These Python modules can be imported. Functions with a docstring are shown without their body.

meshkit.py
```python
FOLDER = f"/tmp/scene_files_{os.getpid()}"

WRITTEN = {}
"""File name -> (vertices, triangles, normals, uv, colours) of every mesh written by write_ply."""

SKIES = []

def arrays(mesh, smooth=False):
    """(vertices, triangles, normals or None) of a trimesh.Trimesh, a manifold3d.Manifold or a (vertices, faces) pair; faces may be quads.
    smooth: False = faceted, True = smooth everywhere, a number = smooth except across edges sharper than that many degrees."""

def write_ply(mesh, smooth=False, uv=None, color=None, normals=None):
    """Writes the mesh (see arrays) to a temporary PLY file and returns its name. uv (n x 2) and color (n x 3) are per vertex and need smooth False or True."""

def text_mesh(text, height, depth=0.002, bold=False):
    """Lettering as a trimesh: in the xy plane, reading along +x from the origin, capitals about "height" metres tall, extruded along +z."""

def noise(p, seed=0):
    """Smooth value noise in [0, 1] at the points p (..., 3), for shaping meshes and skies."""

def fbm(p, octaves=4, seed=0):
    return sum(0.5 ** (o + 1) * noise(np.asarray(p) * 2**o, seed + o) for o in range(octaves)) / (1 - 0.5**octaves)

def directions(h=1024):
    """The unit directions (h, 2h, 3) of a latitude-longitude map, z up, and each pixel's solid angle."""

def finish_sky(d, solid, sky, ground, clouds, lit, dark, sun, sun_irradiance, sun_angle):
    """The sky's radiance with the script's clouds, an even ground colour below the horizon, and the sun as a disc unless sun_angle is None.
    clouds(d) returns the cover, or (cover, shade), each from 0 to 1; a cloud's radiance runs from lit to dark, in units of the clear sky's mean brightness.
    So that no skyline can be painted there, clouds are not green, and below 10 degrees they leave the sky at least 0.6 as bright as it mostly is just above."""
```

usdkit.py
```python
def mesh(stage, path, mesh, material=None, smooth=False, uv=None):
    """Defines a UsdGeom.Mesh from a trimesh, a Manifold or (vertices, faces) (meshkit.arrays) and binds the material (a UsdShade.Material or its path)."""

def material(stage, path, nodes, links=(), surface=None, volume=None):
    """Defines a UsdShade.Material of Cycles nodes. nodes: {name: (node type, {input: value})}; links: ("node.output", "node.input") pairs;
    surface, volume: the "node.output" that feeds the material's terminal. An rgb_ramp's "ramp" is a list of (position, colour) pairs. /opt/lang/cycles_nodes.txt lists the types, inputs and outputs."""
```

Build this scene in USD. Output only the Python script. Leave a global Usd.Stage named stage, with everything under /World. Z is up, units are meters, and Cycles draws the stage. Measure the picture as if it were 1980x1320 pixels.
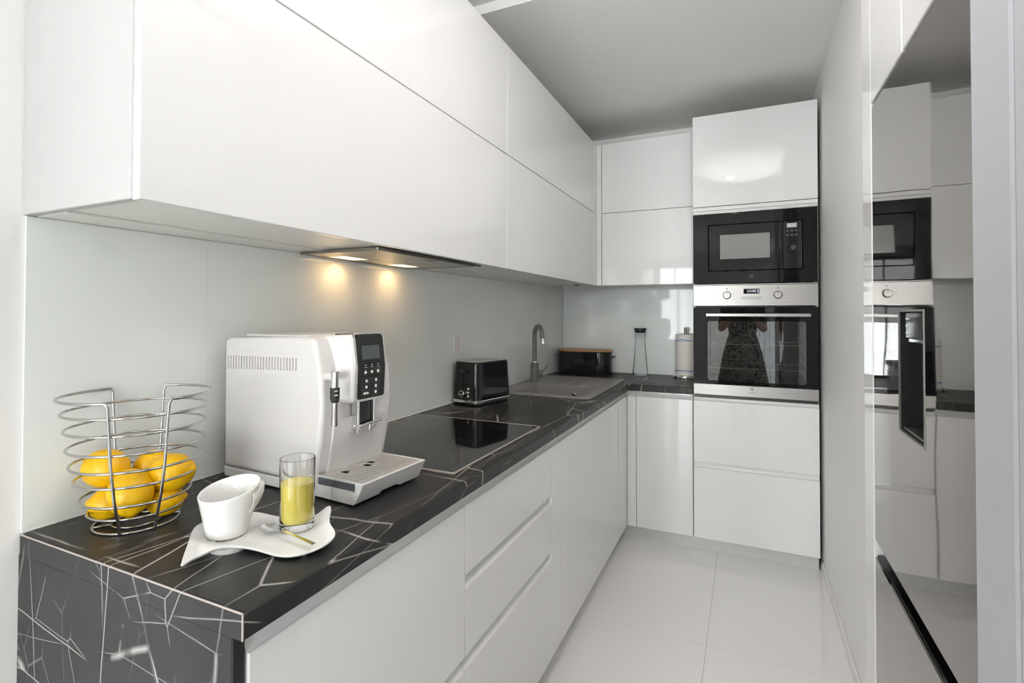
import math, random
import numpy as np, trimesh, usdkit, meshkit
import manifold3d as m3
import mapbox_earcut as earcut
from shapely.geometry import Polygon, Point
from scipy.spatial import Delaunay
from scipy.interpolate import RBFInterpolator
from pxr import Usd, UsdGeom, UsdLux, UsdShade, Gf, Sdf

random.seed(7)
rng = np.random.default_rng(7)
PI = math.pi
stage = Usd.Stage.CreateInMemory()
UsdGeom.SetStageUpAxis(stage, 'Z')
UsdGeom.SetStageMetersPerUnit(stage, 1.0)
UsdGeom.Xform.Define(stage, '/World')
UsdGeom.Scope.Define(stage, '/World/Looks')

# ---------------------------------------------------------------- camera, daylight, exposure
CAM = (1.2099, 0.0, 1.2988)
YAW, PITCH, ROLL, FPX, PPX, PPY = 24.575, 0.853, 0.108, 984.9, 992.26, 591.72
yw, pt, ro = (math.radians(a) for a in (YAW, PITCH, ROLL))
fw = np.array([-math.sin(yw) * math.cos(pt), math.cos(yw) * math.cos(pt), math.sin(pt)])
rt = np.array([math.cos(yw), math.sin(yw), 0.0])
up = np.cross(rt, fw)
rt, up = rt * math.cos(ro) + up * math.sin(ro), up * math.cos(ro) - rt * math.sin(ro)
cam = UsdGeom.Camera.Define(stage, '/World/camera')
cam.AddTransformOp().Set(Gf.Matrix4d(*rt, 0, *up, 0, *(-fw), 0, *CAM, 1))
cam.CreateHorizontalApertureAttr(36.0)
cam.CreateVerticalApertureAttr(24.0)
cam.CreateFocalLengthAttr(FPX / 1980 * 36)
cam.CreateHorizontalApertureOffsetAttr(-(PPX - 990) / 1980 * 36)
cam.CreateVerticalApertureOffsetAttr(-(660 - PPY) / 1980 * 36)
cam.CreateClippingRangeAttr(Gf.Vec2f(0.02, 1000))
cam.CreateExposureAttr(0.2)

DAY = 32.0
FLASH = 46000.0
BULB = 300.0
YW = -6.0
WINDOWS = [(-2.1, 0.15, 0.06, 2.42), (1.42, 2.96, 0.06, 2.42)]       # x0, x1, z0, z1 in the wall at y = YW
for i, (a, b, c, d) in enumerate(WINDOWS):                           # daylight just outside each glazed balcony door
    L = UsdLux.RectLight.Define(stage, '/World/window_daylight' + ('_%03d' % i if i else ''))
    L.AddTranslateOp().Set(((a + b) / 2, YW - .30, (c + d) / 2))
    L.AddRotateXOp().Set(90)
    L.CreateWidthAttr(b - a + .2)
    L.CreateHeightAttr(d - c + .2)
    L.CreateIntensityAttr(DAY * (0.6, 1.0)[i])
    L.CreateColorAttr(Gf.Vec3f(1.0, 0.972, 0.985))
flash = UsdLux.SphereLight.Define(stage, '/World/flash_bounce')      # the photographer's flash head, turned up to the white ceiling
flash.AddTranslateOp().Set(Gf.Vec3d(1.193, -.123, 1.495))
flash.AddRotateXOp().Set(180 - 48)
flash.CreateRadiusAttr(.025)
flash.CreateIntensityAttr(FLASH)
flash.CreateColorAttr(Gf.Vec3f(1.0, .975, .98))
sh = UsdLux.ShapingAPI.Apply(flash.GetPrim())
sh.CreateShapingConeAngleAttr(15)
sh.CreateShapingConeSoftnessAttr(.9)
dome = UsdLux.DomeLight.Define(stage, '/World/sky')
dome.CreateIntensityAttr(1.0)
dome.CreateColorAttr(Gf.Vec3f(0.8, 0.9, 1.0))

# ---------------------------------------------------------------- materials
MATS = {}
def mat(name, nodes, links=(), surface='p.BSDF'):
    MATS[name] = usdkit.material(stage, '/World/Looks/' + name, nodes, list(links), surface=surface)
    return MATS[name]
def pbr(name, col, rough=.5, metal=0., **kw):
    return mat(name, {'p': ('principled_bsdf', dict(base_color=col, roughness=rough, metallic=metal, **kw))})

def speckled(name, col, rough, amt=.04, scale=60, bump=.0, metal=0., **kw):
    lo, hi = tuple(c * (1 - amt) for c in col), tuple(min(1, c * (1 + amt)) for c in col)
    n = {'g': ('geometry', {}), 'n': ('noise_texture', {'scale': scale, 'detail': 4.0}),
         'r': ('rgb_ramp', {'ramp': [(.3, lo), (.7, hi)]}),
         'p': ('principled_bsdf', dict(roughness=rough, metallic=metal, **kw))}
    l = [('g.position', 'n.vector'), ('n.fac', 'r.fac'), ('r.color', 'p.base_color')]
    if bump:
        n['b'] = ('bump', {'strength': bump, 'distance': .002})
        l += [('n.fac', 'b.height'), ('b.normal', 'p.normal')]
    return mat(name, n, l)

def wavy_gloss(name, col, rough, metal=0., scale=2.0, strength=.03, **kw):
    return mat(name, {'g': ('geometry', {}), 'n': ('noise_texture', {'scale': scale, 'detail': 1.0}),
                      'b': ('bump', {'strength': strength, 'distance': .02}),
                      'p': ('principled_bsdf', dict(base_color=col, roughness=rough, metallic=metal, **kw))},
               [('g.position', 'n.vector'), ('n.fac', 'b.height'), ('b.normal', 'p.normal')])

wavy_gloss('white_lacquer', (.80, .797, .79), .035, scale=1.6, strength=.012, specular_ior_level=.36)
pbr('dimmed_side_white', (.53, .53, .528), .5, specular_ior_level=.25)  # white side panel, darkened in colour to offset the strong window light
pbr('white_carcass', (.84, .835, .80), .3)
pbr('wall_paint', (.90, .885, .87), .6)
pbr('ceiling_paint', (.90, .89, .87), .7)
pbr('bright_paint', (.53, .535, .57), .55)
wavy_gloss('floor_tile', (.90, .88, .865), .05, scale=1.1, strength=.02)
pbr('grout', (.78, .76, .74), .8)
pbr('splash_glass', (.86, .89, .87), .04, ior=1.5, specular_ior_level=.25)
pbr('silicone', (.80, .80, .78), .4)
speckled('plinth_metal', (.66, .67, .655), .35, .03, 40, metal=.3)
mat('stainless', {'g': ('geometry', {}), 'm': ('mapping', {'scale': (6, 6, 900)}), 'n': ('noise_texture', {'scale': 1.0, 'detail': 2.0}),
                  'r': ('rgb_ramp', {'ramp': [(.3, (.28, .265, .255)), (.7, (.34, .325, .31))]}), 'p': ('principled_bsdf', {'metallic': .9, 'roughness': .33})},
    [('g.position', 'm.vector'), ('m.vector', 'n.vector'), ('n.fac', 'r.fac'), ('r.color', 'p.base_color')])
pbr('chrome', (.80, .80, .79), .08, 1.)
pbr('wire_chrome', (.50, .50, .50), .12, 1.)
pbr('dark_steel', (.22, .21, .20), .35, 1.)
pbr('hood_steel', (.36, .34, .31), .32, 1.)
pbr('hood_plate', (.50, .47, .42), .35, .8)
wavy_gloss('fridge_mirror', (.31, .285, .27), .025, metal=1., scale=3.3, strength=.075)
pbr('black_glass', (.006, .006, .007), .02, ior=1.5, specular_ior_level=.2)
pbr('hob_glass', (.008, .008, .008), .03, ior=1.5)
pbr('hob_frame', (.52, .46, .41), .4, .4)
pbr('black_plastic', (.012, .012, .013), .35)
pbr('black_gloss_plastic', (.010, .010, .011), .08)
pbr('black_enamel', (.010, .012, .013), .06)
pbr('oven_enamel', (.055, .055, .055), .3)
pbr('rack_steel', (.75, .74, .72), .35, .2)
pbr('black_rubber', (.02, .02, .02), .6)
pbr('mesh_window', (.20, .20, .185), .12)
pbr('screen_grey', (.075, .085, .09), .2)
pbr('print_white', (.75, .75, .75), .5)
pbr('print_dark', (.05, .05, .05), .5)
pbr('print_faint', (.035, .036, .037), .3)
mat('display_light', {'e': ('emission', {'color': (.85, .92, 1.0), 'strength': .9})}, surface='e.emission')
mat('display_grey', {'e': ('emission', {'color': (.75, .80, .78), 'strength': .45})}, surface='e.emission')
mat('lamp_warm', {'e': ('emission', {'color': (1.0, .62, .27), 'strength': 9.0})}, surface='e.emission')
mat('lamp_ceiling', {'e': ('emission', {'color': (1.0, .86, .68), 'strength': 110.0})}, surface='e.emission')
pbr('machine_white', (.69, .665, .65), .28)
pbr('machine_tray', (.76, .745, .735), .22)
pbr('tray_metal', (.56, .53, .51), .35, .5)
pbr('porcelain', (.83, .82, .80), .07, coat_weight=.3)
speckled('sink_granite', (.27, .25, .235), .42, .18, 900, bump=.15)
speckled('tap_granite', (.16, .155, .148), .38, .12, 900)
pbr('juice', (.86, .70, .11), .25, subsurface_weight=.15, subsurface_scale=.01, subsurface_radius=(1., .8, .2))
pbr('clear_glass', (1, 1, 1), .0, transmission_weight=1.0, ior=1.45)
mat('thin_glass', {'f': ('fresnel', {'IOR': 1.45}), 't': ('transparent_bsdf', {'color': (.93, .96, .95)}), 'g': ('glossy_bsdf', {'color': (1, 1, 1), 'roughness': .01}), 'x': ('mix_closure', {})},
    [('f.fac', 'x.fac'), ('t.BSDF', 'x.closure1'), ('g.BSDF', 'x.closure2')], surface='x.closure')
mat('carafe_glass', {'f': ('fresnel', {'IOR': 1.09}), 't': ('transparent_bsdf', {'color': (.97, .985, .98)}), 'g': ('glossy_bsdf', {'color': (.9, .95, .95), 'roughness': .02}), 'x': ('mix_closure', {})},
    [('f.fac', 'x.fac'), ('t.BSDF', 'x.closure1'), ('g.BSDF', 'x.closure2')], surface='x.closure')
mat('oven_glass', {'f': ('fresnel', {'IOR': 1.75}), 't': ('transparent_bsdf', {'color': (.55, .55, .55)}), 'g': ('glossy_bsdf', {'color': (1, 1, 1), 'roughness': .008}), 'x': ('mix_closure', {})},
    [('f.fac', 'x.fac'), ('t.BSDF', 'x.closure1'), ('g.BSDF', 'x.closure2')], surface='x.closure')
mat('bamboo', {'g': ('geometry', {}), 'm': ('mapping', {'scale': (4, 160, 160)}), 'n': ('noise_texture', {'scale': 1.0, 'detail': 3.0}),
               'r': ('rgb_ramp', {'ramp': [(.3, (.36, .17, .07)), (.7, (.50, .27, .12))]}), 'p': ('principled_bsdf', {'roughness': .4})},
    [('g.position', 'm.vector'), ('m.vector', 'n.vector'), ('n.fac', 'r.fac'), ('r.color', 'p.base_color')])
pbr('socket_white', (.88, .87, .87), .3)
pbr('socket_inset', (.82, .74, .72), .3)
speckled('tissue', (.86, .81, .76), .9, .03, 200, bump=.3)
pbr('tissue_blue', (.10, .25, .50), .9)
pbr('lemon_tip', (.30, .22, .04), .6)
mat('lemon_peel', {'t': ('texture_coordinate', {}), 'n': ('noise_texture', {'scale': 9.0, 'detail': 2.0}), 'v': ('voronoi_texture', {'scale': 330.0}),
                   'r': ('rgb_ramp', {'ramp': [(.25, (.85, .43, .001)), (.6, (.90, .53, .002)), (.8, (.87, .48, .002))]}),
                   'b': ('bump', {'strength': .25, 'distance': .001}), 'p': ('principled_bsdf', {'roughness': .38})},
    [('t.object', 'n.vector'), ('t.object', 'v.vector'), ('n.fac', 'r.fac'), ('r.color', 'p.base_color'), ('v.distance', 'b.height'), ('b.normal', 'p.normal')])
mat('curtain_cloth', {'d': ('diffuse_bsdf', {'color': (.85, .85, .85)}), 't': ('translucent_bsdf', {'color': (.85, .86, .88)}), 'x': ('mix_closure', {'fac': .55})},
    [('d.BSDF', 'x.closure1'), ('t.BSDF', 'x.closure2')], surface='x.closure')
pbr('frame_dark', (.10, .11, .12), .4)
pbr('skin', (.55, .34, .26), .5)
pbr('hair', (.035, .022, .016), .5)
pbr('lip', (.45, .16, .14), .4)
pbr('eye', (.03, .025, .02), .1)
mat('dress_print', {'t': ('texture_coordinate', {}), 'n': ('noise_texture', {'scale': 16.0, 'detail': 3.0, 'distortion': 1.6}),
                    'r': ('rgb_ramp', {'ramp': [(.36, (.012, .018, .03)), (.44, (.03, .045, .07)), (.48, (.22, .24, .16)), (.53, (.62, .62, .54)), (.58, (.30, .28, .18)), (.63, (.05, .06, .05)), (.75, (.02, .03, .05))]}),
                    'p': ('principled_bsdf', {'roughness': .8})},
    [('t.object', 'n.vector'), ('n.fac', 'r.fac'), ('r.color', 'p.base_color')])

def marble(name, base, vein, scale_rot):
    """Black laminate stone: two nets of thin, straight, broken white veins and a soft cloud."""
    n = {'g': ('geometry', {}), 'wn': ('noise_texture', {'scale': 3.0, 'detail': 3.0}), 'wm': ('vector_math', {'math_type': 'scale', 'scale': .025}),
         'wa': ('vector_math', {'math_type': 'add'})}
    l = [('g.position', 'wn.vector'), ('wn.color', 'wm.vector1'), ('g.position', 'wa.vector1'), ('wm.vector', 'wa.vector2')]
    prev = None
    for i, (sc, rot, width, mscale, lo, hi, amp) in enumerate(scale_rot):
        a, v, r, mn, mr, mu = (k + str(i) for k in ('a', 'v', 'r', 'mn', 'mr', 'mu'))
        n[a] = ('mapping', {'rotation': rot, 'scale': sc, 'location': (i * 3.1, i * 1.7, .4)})
        n[v] = ('voronoi_texture', {'feature': 'distance_to_edge', 'scale': 1.0, 'randomness': 1.0})
        n[r] = ('map_range', {'from_min': 0.0, 'from_max': width, 'to_min': amp, 'to_max': 0.0, 'clamp': True})
        n[mn] = ('noise_texture', {'scale': mscale, 'detail': 3.0})
        n[mr] = ('map_range', {'from_min': lo, 'from_max': hi, 'to_min': 0.0, 'to_max': 1.0, 'clamp': True})
        n[mu] = ('math', {'math_type': 'multiply'})
        l += [('wa.vector', a + '.vector'), (a + '.vector', v + '.vector'), (v + '.distance', r + '.value'), (a + '.vector', mn + '.vector'), (mn + '.fac', mr + '.value'),
              (r + '.result', mu + '.value1'), (mr + '.result', mu + '.value2')]
        if prev:
            x = 'x' + str(i)
            n[x] = ('math', {'math_type': 'maximum'})
            l += [(prev, x + '.value1'), (mu + '.value', x + '.value2')]
            prev = x + '.value'
        else:
            prev = mu + '.value'
    n['cn'] = ('noise_texture', {'scale': 5.0, 'detail': 5.0})
    n['cr'] = ('rgb_ramp', {'ramp': [(.3, tuple(c * .75 for c in base)), (.7, tuple(c * 1.3 for c in base))]})
    n['mx'] = ('mix_color', {'b': vein})
    n['p'] = ('principled_bsdf', {'roughness': .40, 'specular_ior_level': .3})
    n['bn'] = ('noise_texture', {'scale': 260.0, 'detail': 2.0})
    n['bb'] = ('bump', {'strength': .12, 'distance': .001})
    l += [('g.position', 'cn.vector'), ('cn.fac', 'cr.fac'), ('cr.color', 'mx.a'), (prev, 'mx.fac'), ('mx.result', 'p.base_color'),
          ('g.position', 'bn.vector'), ('bn.fac', 'bb.height'), ('bb.normal', 'p.normal')]
    return mat(name, n, l)
VEINS = [((4.2, .9, 1.6), (0.0, 0.12, 0.10), .0065, 1.6, .44, .54, .95), ((7.0, 1.6, 7.0), (0.4, 0.3, 0.75), .0085, 1.3, .47, .56, .55), ((1.3, 2.6, 6.5), (0.25, 0.1, 0.2), .0085, 2.2, .48, .56, .80), ((11., 2.0, 5.), (.1, .5, -.6), .013, 1.1, .48, .62, .25), ((6.0, 2.0, 1.1), (.05, .06, .0), .0085, 1.5, .46, .55, .70), ((1.2, 1.6, 5.0), (.0, -.12, .1), .0042, 3.0, .50, .57, .50)]
marble('black_marble', (.024, .0235, .023), (.66, .62, .59), VEINS)
marble('black_marble_lit', (.033, .033, .034), (.60, .59, .58), VEINS)  # same black laminate, lightened in colour for the window light on its end
pbr('edge_strip', (.50, .44, .41), .5)

# ---------------------------------------------------------------- shape helpers
def tm(v, f):
    return trimesh.Trimesh(np.asarray(v, float), np.asarray(f, int), process=False)
def merge(ms):
    return trimesh.util.concatenate([m for m in ms if m is not None])
def area2(p):
    p = np.asarray(p); q = np.roll(p, -1, 0)
    return float((p[:, 0] * q[:, 1] - q[:, 0] * p[:, 1]).sum())
def offset(p, d):
    """Moves a loop to its left by d (towards the inside of a counter-clockwise loop), corners mitred."""
    p = np.asarray(p, float)
    e1 = p - np.roll(p, 1, 0); e2 = np.roll(p, -1, 0) - p
    n1 = np.stack([-e1[:, 1], e1[:, 0]], 1) / np.maximum(np.linalg.norm(e1, axis=1, keepdims=True), 1e-12)
    n2 = np.stack([-e2[:, 1], e2[:, 0]], 1) / np.maximum(np.linalg.norm(e2, axis=1, keepdims=True), 1e-12)
    return p + d * (n1 + n2) / np.maximum(1 + (n1 * n2).sum(1, keepdims=True), .2)
def to_plane(v, plane):
    v = np.asarray(v, float)
    if plane == 'yz': return v[:, [2, 0, 1]], False
    if plane == 'xz': return v[:, [0, 2, 1]], True
    return v, False
def prism(loop, h0, h1, r=0., seg=1, holes=(), plane='xy', r0=None):
    """Extrudes a loop (with holes) from h0 to h1; the end edges are rounded with radius r (r0 at the h0 end)."""
    loops = [np.asarray(loop, float)] + [np.asarray(h, float) for h in holes]
    loops = [(q if (area2(q) > 0) == (k == 0) else q[::-1]) for k, q in enumerate(loops)]
    r0 = r if r0 is None else r0
    lev = []
    lev += [(r0 * (1 - math.sin(a)), h0 + r0 * (1 - math.cos(a))) for a in np.linspace(0, PI / 2, seg + 1)] if r0 > 0 else [(0, h0)]
    lev += [(r * (1 - math.sin(a)), h1 - r * (1 - math.cos(a))) for a in np.linspace(PI / 2, 0, seg + 1)] if r > 0 else [(0, h1)]
    if seg > 1:                                                      # a loop just inside each end keeps the flat ends flat under smooth shading
        if r0 > 0: lev = [(r0 + min(r0 * .3, .001), h0)] + lev
        if r > 0: lev = lev + [(r + min(r * .3, .001), h1)]
    V, F, base, starts = [], [], 0, []
    for q in loops:
        n = len(q)
        starts.append((base, n))
        for d, h in lev:
            V.append(np.column_stack([offset(q, d) if d else q, np.full(n, h)]))
        for j in range(len(lev) - 1):
            for i in range(n):
                a, b = base + j * n + i, base + j * n + (i + 1) % n
                F += [(a, b, b + n), (a, b + n, a + n)]
        base += n * len(lev)
    V = np.vstack(V)
    for j, flip in ((0, True), (len(lev) - 1, False)):
        idx = np.concatenate([np.arange(s + j * n, s + j * n + n) for s, n in starts])
        tri = earcut.triangulate_float64(np.ascontiguousarray(V[idx, :2]), np.cumsum([n for _, n in starts]).astype(np.uint32)).reshape(-1, 3)
        t = idx[tri]
        p = V[t][:, :, :2]
        ar = (p[:, 1, 0] - p[:, 0, 0]) * (p[:, 2, 1] - p[:, 0, 1]) - (p[:, 1, 1] - p[:, 0, 1]) * (p[:, 2, 0] - p[:, 0, 0])
        t[ar < 0] = t[ar < 0][:, ::-1]
        F += [tuple(x[::-1]) if flip else tuple(x) for x in t]
    v, odd = to_plane(V, plane)
    F = np.asarray(F)
    return tm(v, F[:, ::-1] if odd else F)
def rrect(x0, y0, x1, y1, r, n=5):
    r = min(r, (x1 - x0) / 2 - 1e-5, (y1 - y0) / 2 - 1e-5)
    out = []
    for cx, cy, a0 in ((x1 - r, y0 + r, -PI / 2), (x1 - r, y1 - r, 0), (x0 + r, y1 - r, PI / 2), (x0 + r, y0 + r, PI)):
        out += [(cx + r * math.cos(a), cy + r * math.sin(a)) for a in np.linspace(a0, a0 + PI / 2, n + 1)]
    return out
def ellipse(cx, cy, a, b, n=32):
    return [(cx + a * math.cos(t), cy + b * math.sin(t)) for t in np.linspace(0, 2 * PI, n, endpoint=False)]
def rect(x0, y0, x1, y1):
    return [(x0, y0), (x1, y0), (x1, y1), (x0, y1)]
def box(x0, y0, z0, x1, y1, z1, r=.0012):
    """A box with chamfered edges."""
    r = min(r, (x1 - x0) * .3, (y1 - y0) * .3, (z1 - z0) * .3)
    P = []
    for sx in (0, 1):
        for sy in (0, 1):
            for sz in (0, 1):
                c = np.array([(x0, x1)[sx], (y0, y1)[sy], (z0, z1)[sz]])
                d = np.array([(1, -1)[sx], (1, -1)[sy], (1, -1)[sz]]) * r
                P += [c + d * (0, 1, 1), c + d * (1, 0, 1), c + d * (1, 1, 0)]
    return from_m3(m3.Manifold.hull_points(np.array(P)))
def from_m3(M):
    m = M.to_mesh()
    return tm(m.vert_properties[:, :3], m.tri_verts)
def to_m3(t):
    t = trimesh.Trimesh(t.vertices, t.faces, process=True)
    t.merge_vertices()
    return m3.Manifold(m3.Mesh(np.asarray(t.vertices, np.float32), np.asarray(t.faces, np.uint32)))
def cut(a, bs):
    A = to_m3(a)
    for b in bs: A = A - to_m3(b)
    return from_m3(A)
def hull_spheres(pts, r, n=16):
    S = [m3.Manifold.sphere(rr, n).translate([float(x) for x in p]) for p, rr in zip(pts, np.broadcast_to(r, len(pts)))]
    return from_m3(m3.Manifold.batch_hull(S))
def lathe(prof, n=40, c=(0, 0, 0)):
    V, F = [], []
    ang = np.linspace(0, 2 * PI, n, endpoint=False)
    rings = []
    for r, z in prof:
        if r < 1e-6:
            rings.append([len(V)]); V.append((0, 0, z))
        else:
            rings.append(list(range(len(V), len(V) + n))); V += [(r * math.cos(a), r * math.sin(a), z) for a in ang]
    for A, B in zip(rings[:-1], rings[1:]):
        for i in range(n):
            j = (i + 1) % n
            if len(A) == 1 and len(B) > 1: F.append((A[0], B[j], B[i]))
            elif len(B) == 1 and len(A) > 1: F.append((A[i], A[j], B[0]))
            elif len(A) > 1: F += [(A[i], A[j], B[j]), (A[i], B[j], B[i])]
    return tm(np.array(V) + np.array(c), F)
def tube(path, r, n=10, closed=False):
    p = np.asarray(path, float)
    N = len(p)
    rr = np.broadcast_to(r, N)
    if closed: t = np.roll(p, -1, 0) - np.roll(p, 1, 0)
    else: t = np.gradient(p, axis=0)
    t /= np.linalg.norm(t, axis=1, keepdims=True)
    a = np.cross(t[0], [0, 0, 1.0])
    if np.linalg.norm(a) < .1: a = np.cross(t[0], [1.0, 0, 0])
    A = []
    for i in range(N):
        a = a - t[i] * (a @ t[i]); a /= np.linalg.norm(a); A.append(a.copy())
    A = np.array(A); B = np.cross(t, A)
    ang = np.linspace(0, 2 * PI, n, endpoint=False)
    V = (p[:, None] + rr[:, None, None] * (np.cos(ang)[None, :, None] * A[:, None] + np.sin(ang)[None, :, None] * B[:, None])).reshape(-1, 3)
    F = []
    for i in range(N if closed else N - 1):
        k = (i + 1) % N
        for j in range(n):
            l = (j + 1) % n
            F += [(i * n + j, i * n + l, k * n + l), (i * n + j, k * n + l, k * n + j)]
    if not closed:
        V = np.vstack([V, p[0], p[-1]])
        for j in range(n):
            l = (j + 1) % n
            F += [(N * n, l, j), (N * n + 1, (N - 1) * n + j, (N - 1) * n + l)]
    return tm(V, F)
def cyl(p0, p1, r, n=20, bev=.0008):
    """A round bar from p0 to p1 with bevelled ends."""
    p0, p1 = np.asarray(p0, float), np.asarray(p1, float)
    h = np.linalg.norm(p1 - p0)
    bev = min(bev, r * .4, h * .3)
    m = lathe([(0, 0), (r - bev, 0), (r, bev), (r, h - bev), (r - bev, h), (0, h)], n)
    m.apply_transform(trimesh.geometry.align_vectors([0, 0, 1], (p1 - p0) / h))
    m.apply_translation(p0)
    return m
def smooth_path(pts, n=40):
    from scipy.interpolate import CubicSpline
    p = np.asarray(pts, float)
    s = np.r_[0, np.cumsum(np.linalg.norm(np.diff(p, axis=0), axis=1))]
    return CubicSpline(s, p)(np.linspace(0, s[-1], n))
def text_on(text, height, center, facing, depth=.0004, bold=False):
    """Lettering centred at a point; facing '-y' reads along +x, '+x' reads along +y, '-x' reads along -y."""
    m = meshkit.text_mesh(text, height, depth, bold)
    b = m.bounds
    m.apply_translation([-(b[0][0] + b[1][0]) / 2, -(b[0][1] + b[1][1]) / 2, 0])
    R = {'-y': [[1, 0, 0], [0, 0, -1], [0, 1, 0]], '+x': [[0, 0, 1], [1, 0, 0], [0, 1, 0]], '-x': [[0, 0, -1], [-1, 0, 0], [0, 1, 0]]}[facing]
    M = np.eye(4); M[:3, :3] = R; M[:3, 3] = center
    m.apply_transform(M)
    return m

# ---------------------------------------------------------------- scene helpers
used = {}
def numbered(parent, name):
    k = (str(parent), name)
    n = used.get(k, 0)
    used[k] = n + 1
    return name if n == 0 else '%s_%03d' % (name, n)
def tag(p, label=None, cat=None, group=None, kind=None):
    for k, v in (('label', label), ('category', cat), ('group', group), ('kind', kind)):
        if v: p.SetCustomDataByKey(k, v)
class Thing:
    """An Xform at the thing's base; meshes are given in world space (or in the thing's own space with own=True)."""
    def __init__(self, name, label=None, cat=None, base=(0, 0, 0), rz=0., group=None, kind=None):
        self.path = '/World/' + numbered('/World', name)
        x = UsdGeom.Xform.Define(stage, self.path)
        x.AddTranslateOp().Set(Gf.Vec3d(*map(float, base)))
        if rz: x.AddRotateZOp().Set(math.degrees(rz))
        self.prim = x.GetPrim()
        tag(self.prim, label, cat, group, kind)
        c, s = math.cos(rz), math.sin(rz)
        M = np.eye(4); M[:3, :3] = [[c, -s, 0], [s, c, 0], [0, 0, 1]]; M[:3, 3] = base
        self.inv = np.linalg.inv(M)
    def add(self, name, mesh, m, parent=None, own=False, smooth=30, label=None, kind=None):
        up_ = parent or self.path
        path = up_ + '/' + numbered(up_, name)
        mesh = mesh.copy()
        if not own: mesh.apply_transform(self.inv)
        p = usdkit.mesh(stage, path, mesh, MATS[m], smooth=smooth)
        tag(p.GetPrim(), label, None, None, kind)
        return path
def single(name, mesh, m, label=None, cat=None, group=None, kind=None, smooth=30):
    mesh = mesh.copy()
    b = mesh.bounds
    o = np.array([(b[0][0] + b[1][0]) / 2, (b[0][1] + b[1][1]) / 2, b[0][2]])
    mesh.apply_translation(-o)
    p = usdkit.mesh(stage, '/World/' + numbered('/World', name), mesh, MATS[m], smooth=smooth)
    UsdGeom.Xformable(p).AddTranslateOp().Set(Gf.Vec3d(*map(float, o)))
    tag(p.GetPrim(), label, cat, group, kind)
    return p

# ================================================================ THE SETTING
XW, YB = 1.56, 3.5                      # right wall, back wall
T = 0.896                                # worktop height
DF = 0.58                                # plane of the left base fronts
YF = 2.966                               # plane of the back fronts
XO = 0.943                               # left edge of the tall oven unit
ZC = 2.52                                # lowered kitchen ceiling

fl = Thing('floor', 'glossy white large format tiled floor', None, (0, 0, 0), kind='structure')
fl.add('screed', box(-2.3, YW - .1, -.12, 3.1, 3.6, -.011), 'grout')
for i in range(-5, 4):
    for j in range(-7, 3):
        x0, y0 = 1.062 + .6 * i, 2.15 + 1.2 * j
        x1, y1 = min(x0 + .6, 3.0), min(y0 + 1.2, YB)
        x0, y0 = max(x0, -2.2), max(y0, YW)
        if x1 - x0 > .02 and y1 - y0 > .02:
            fl.add('tile', box(x0 + .0005, y0 + .0005, -.011, x1 - .0005, y1 - .0005, 0, .0003), 'floor_tile')

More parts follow.
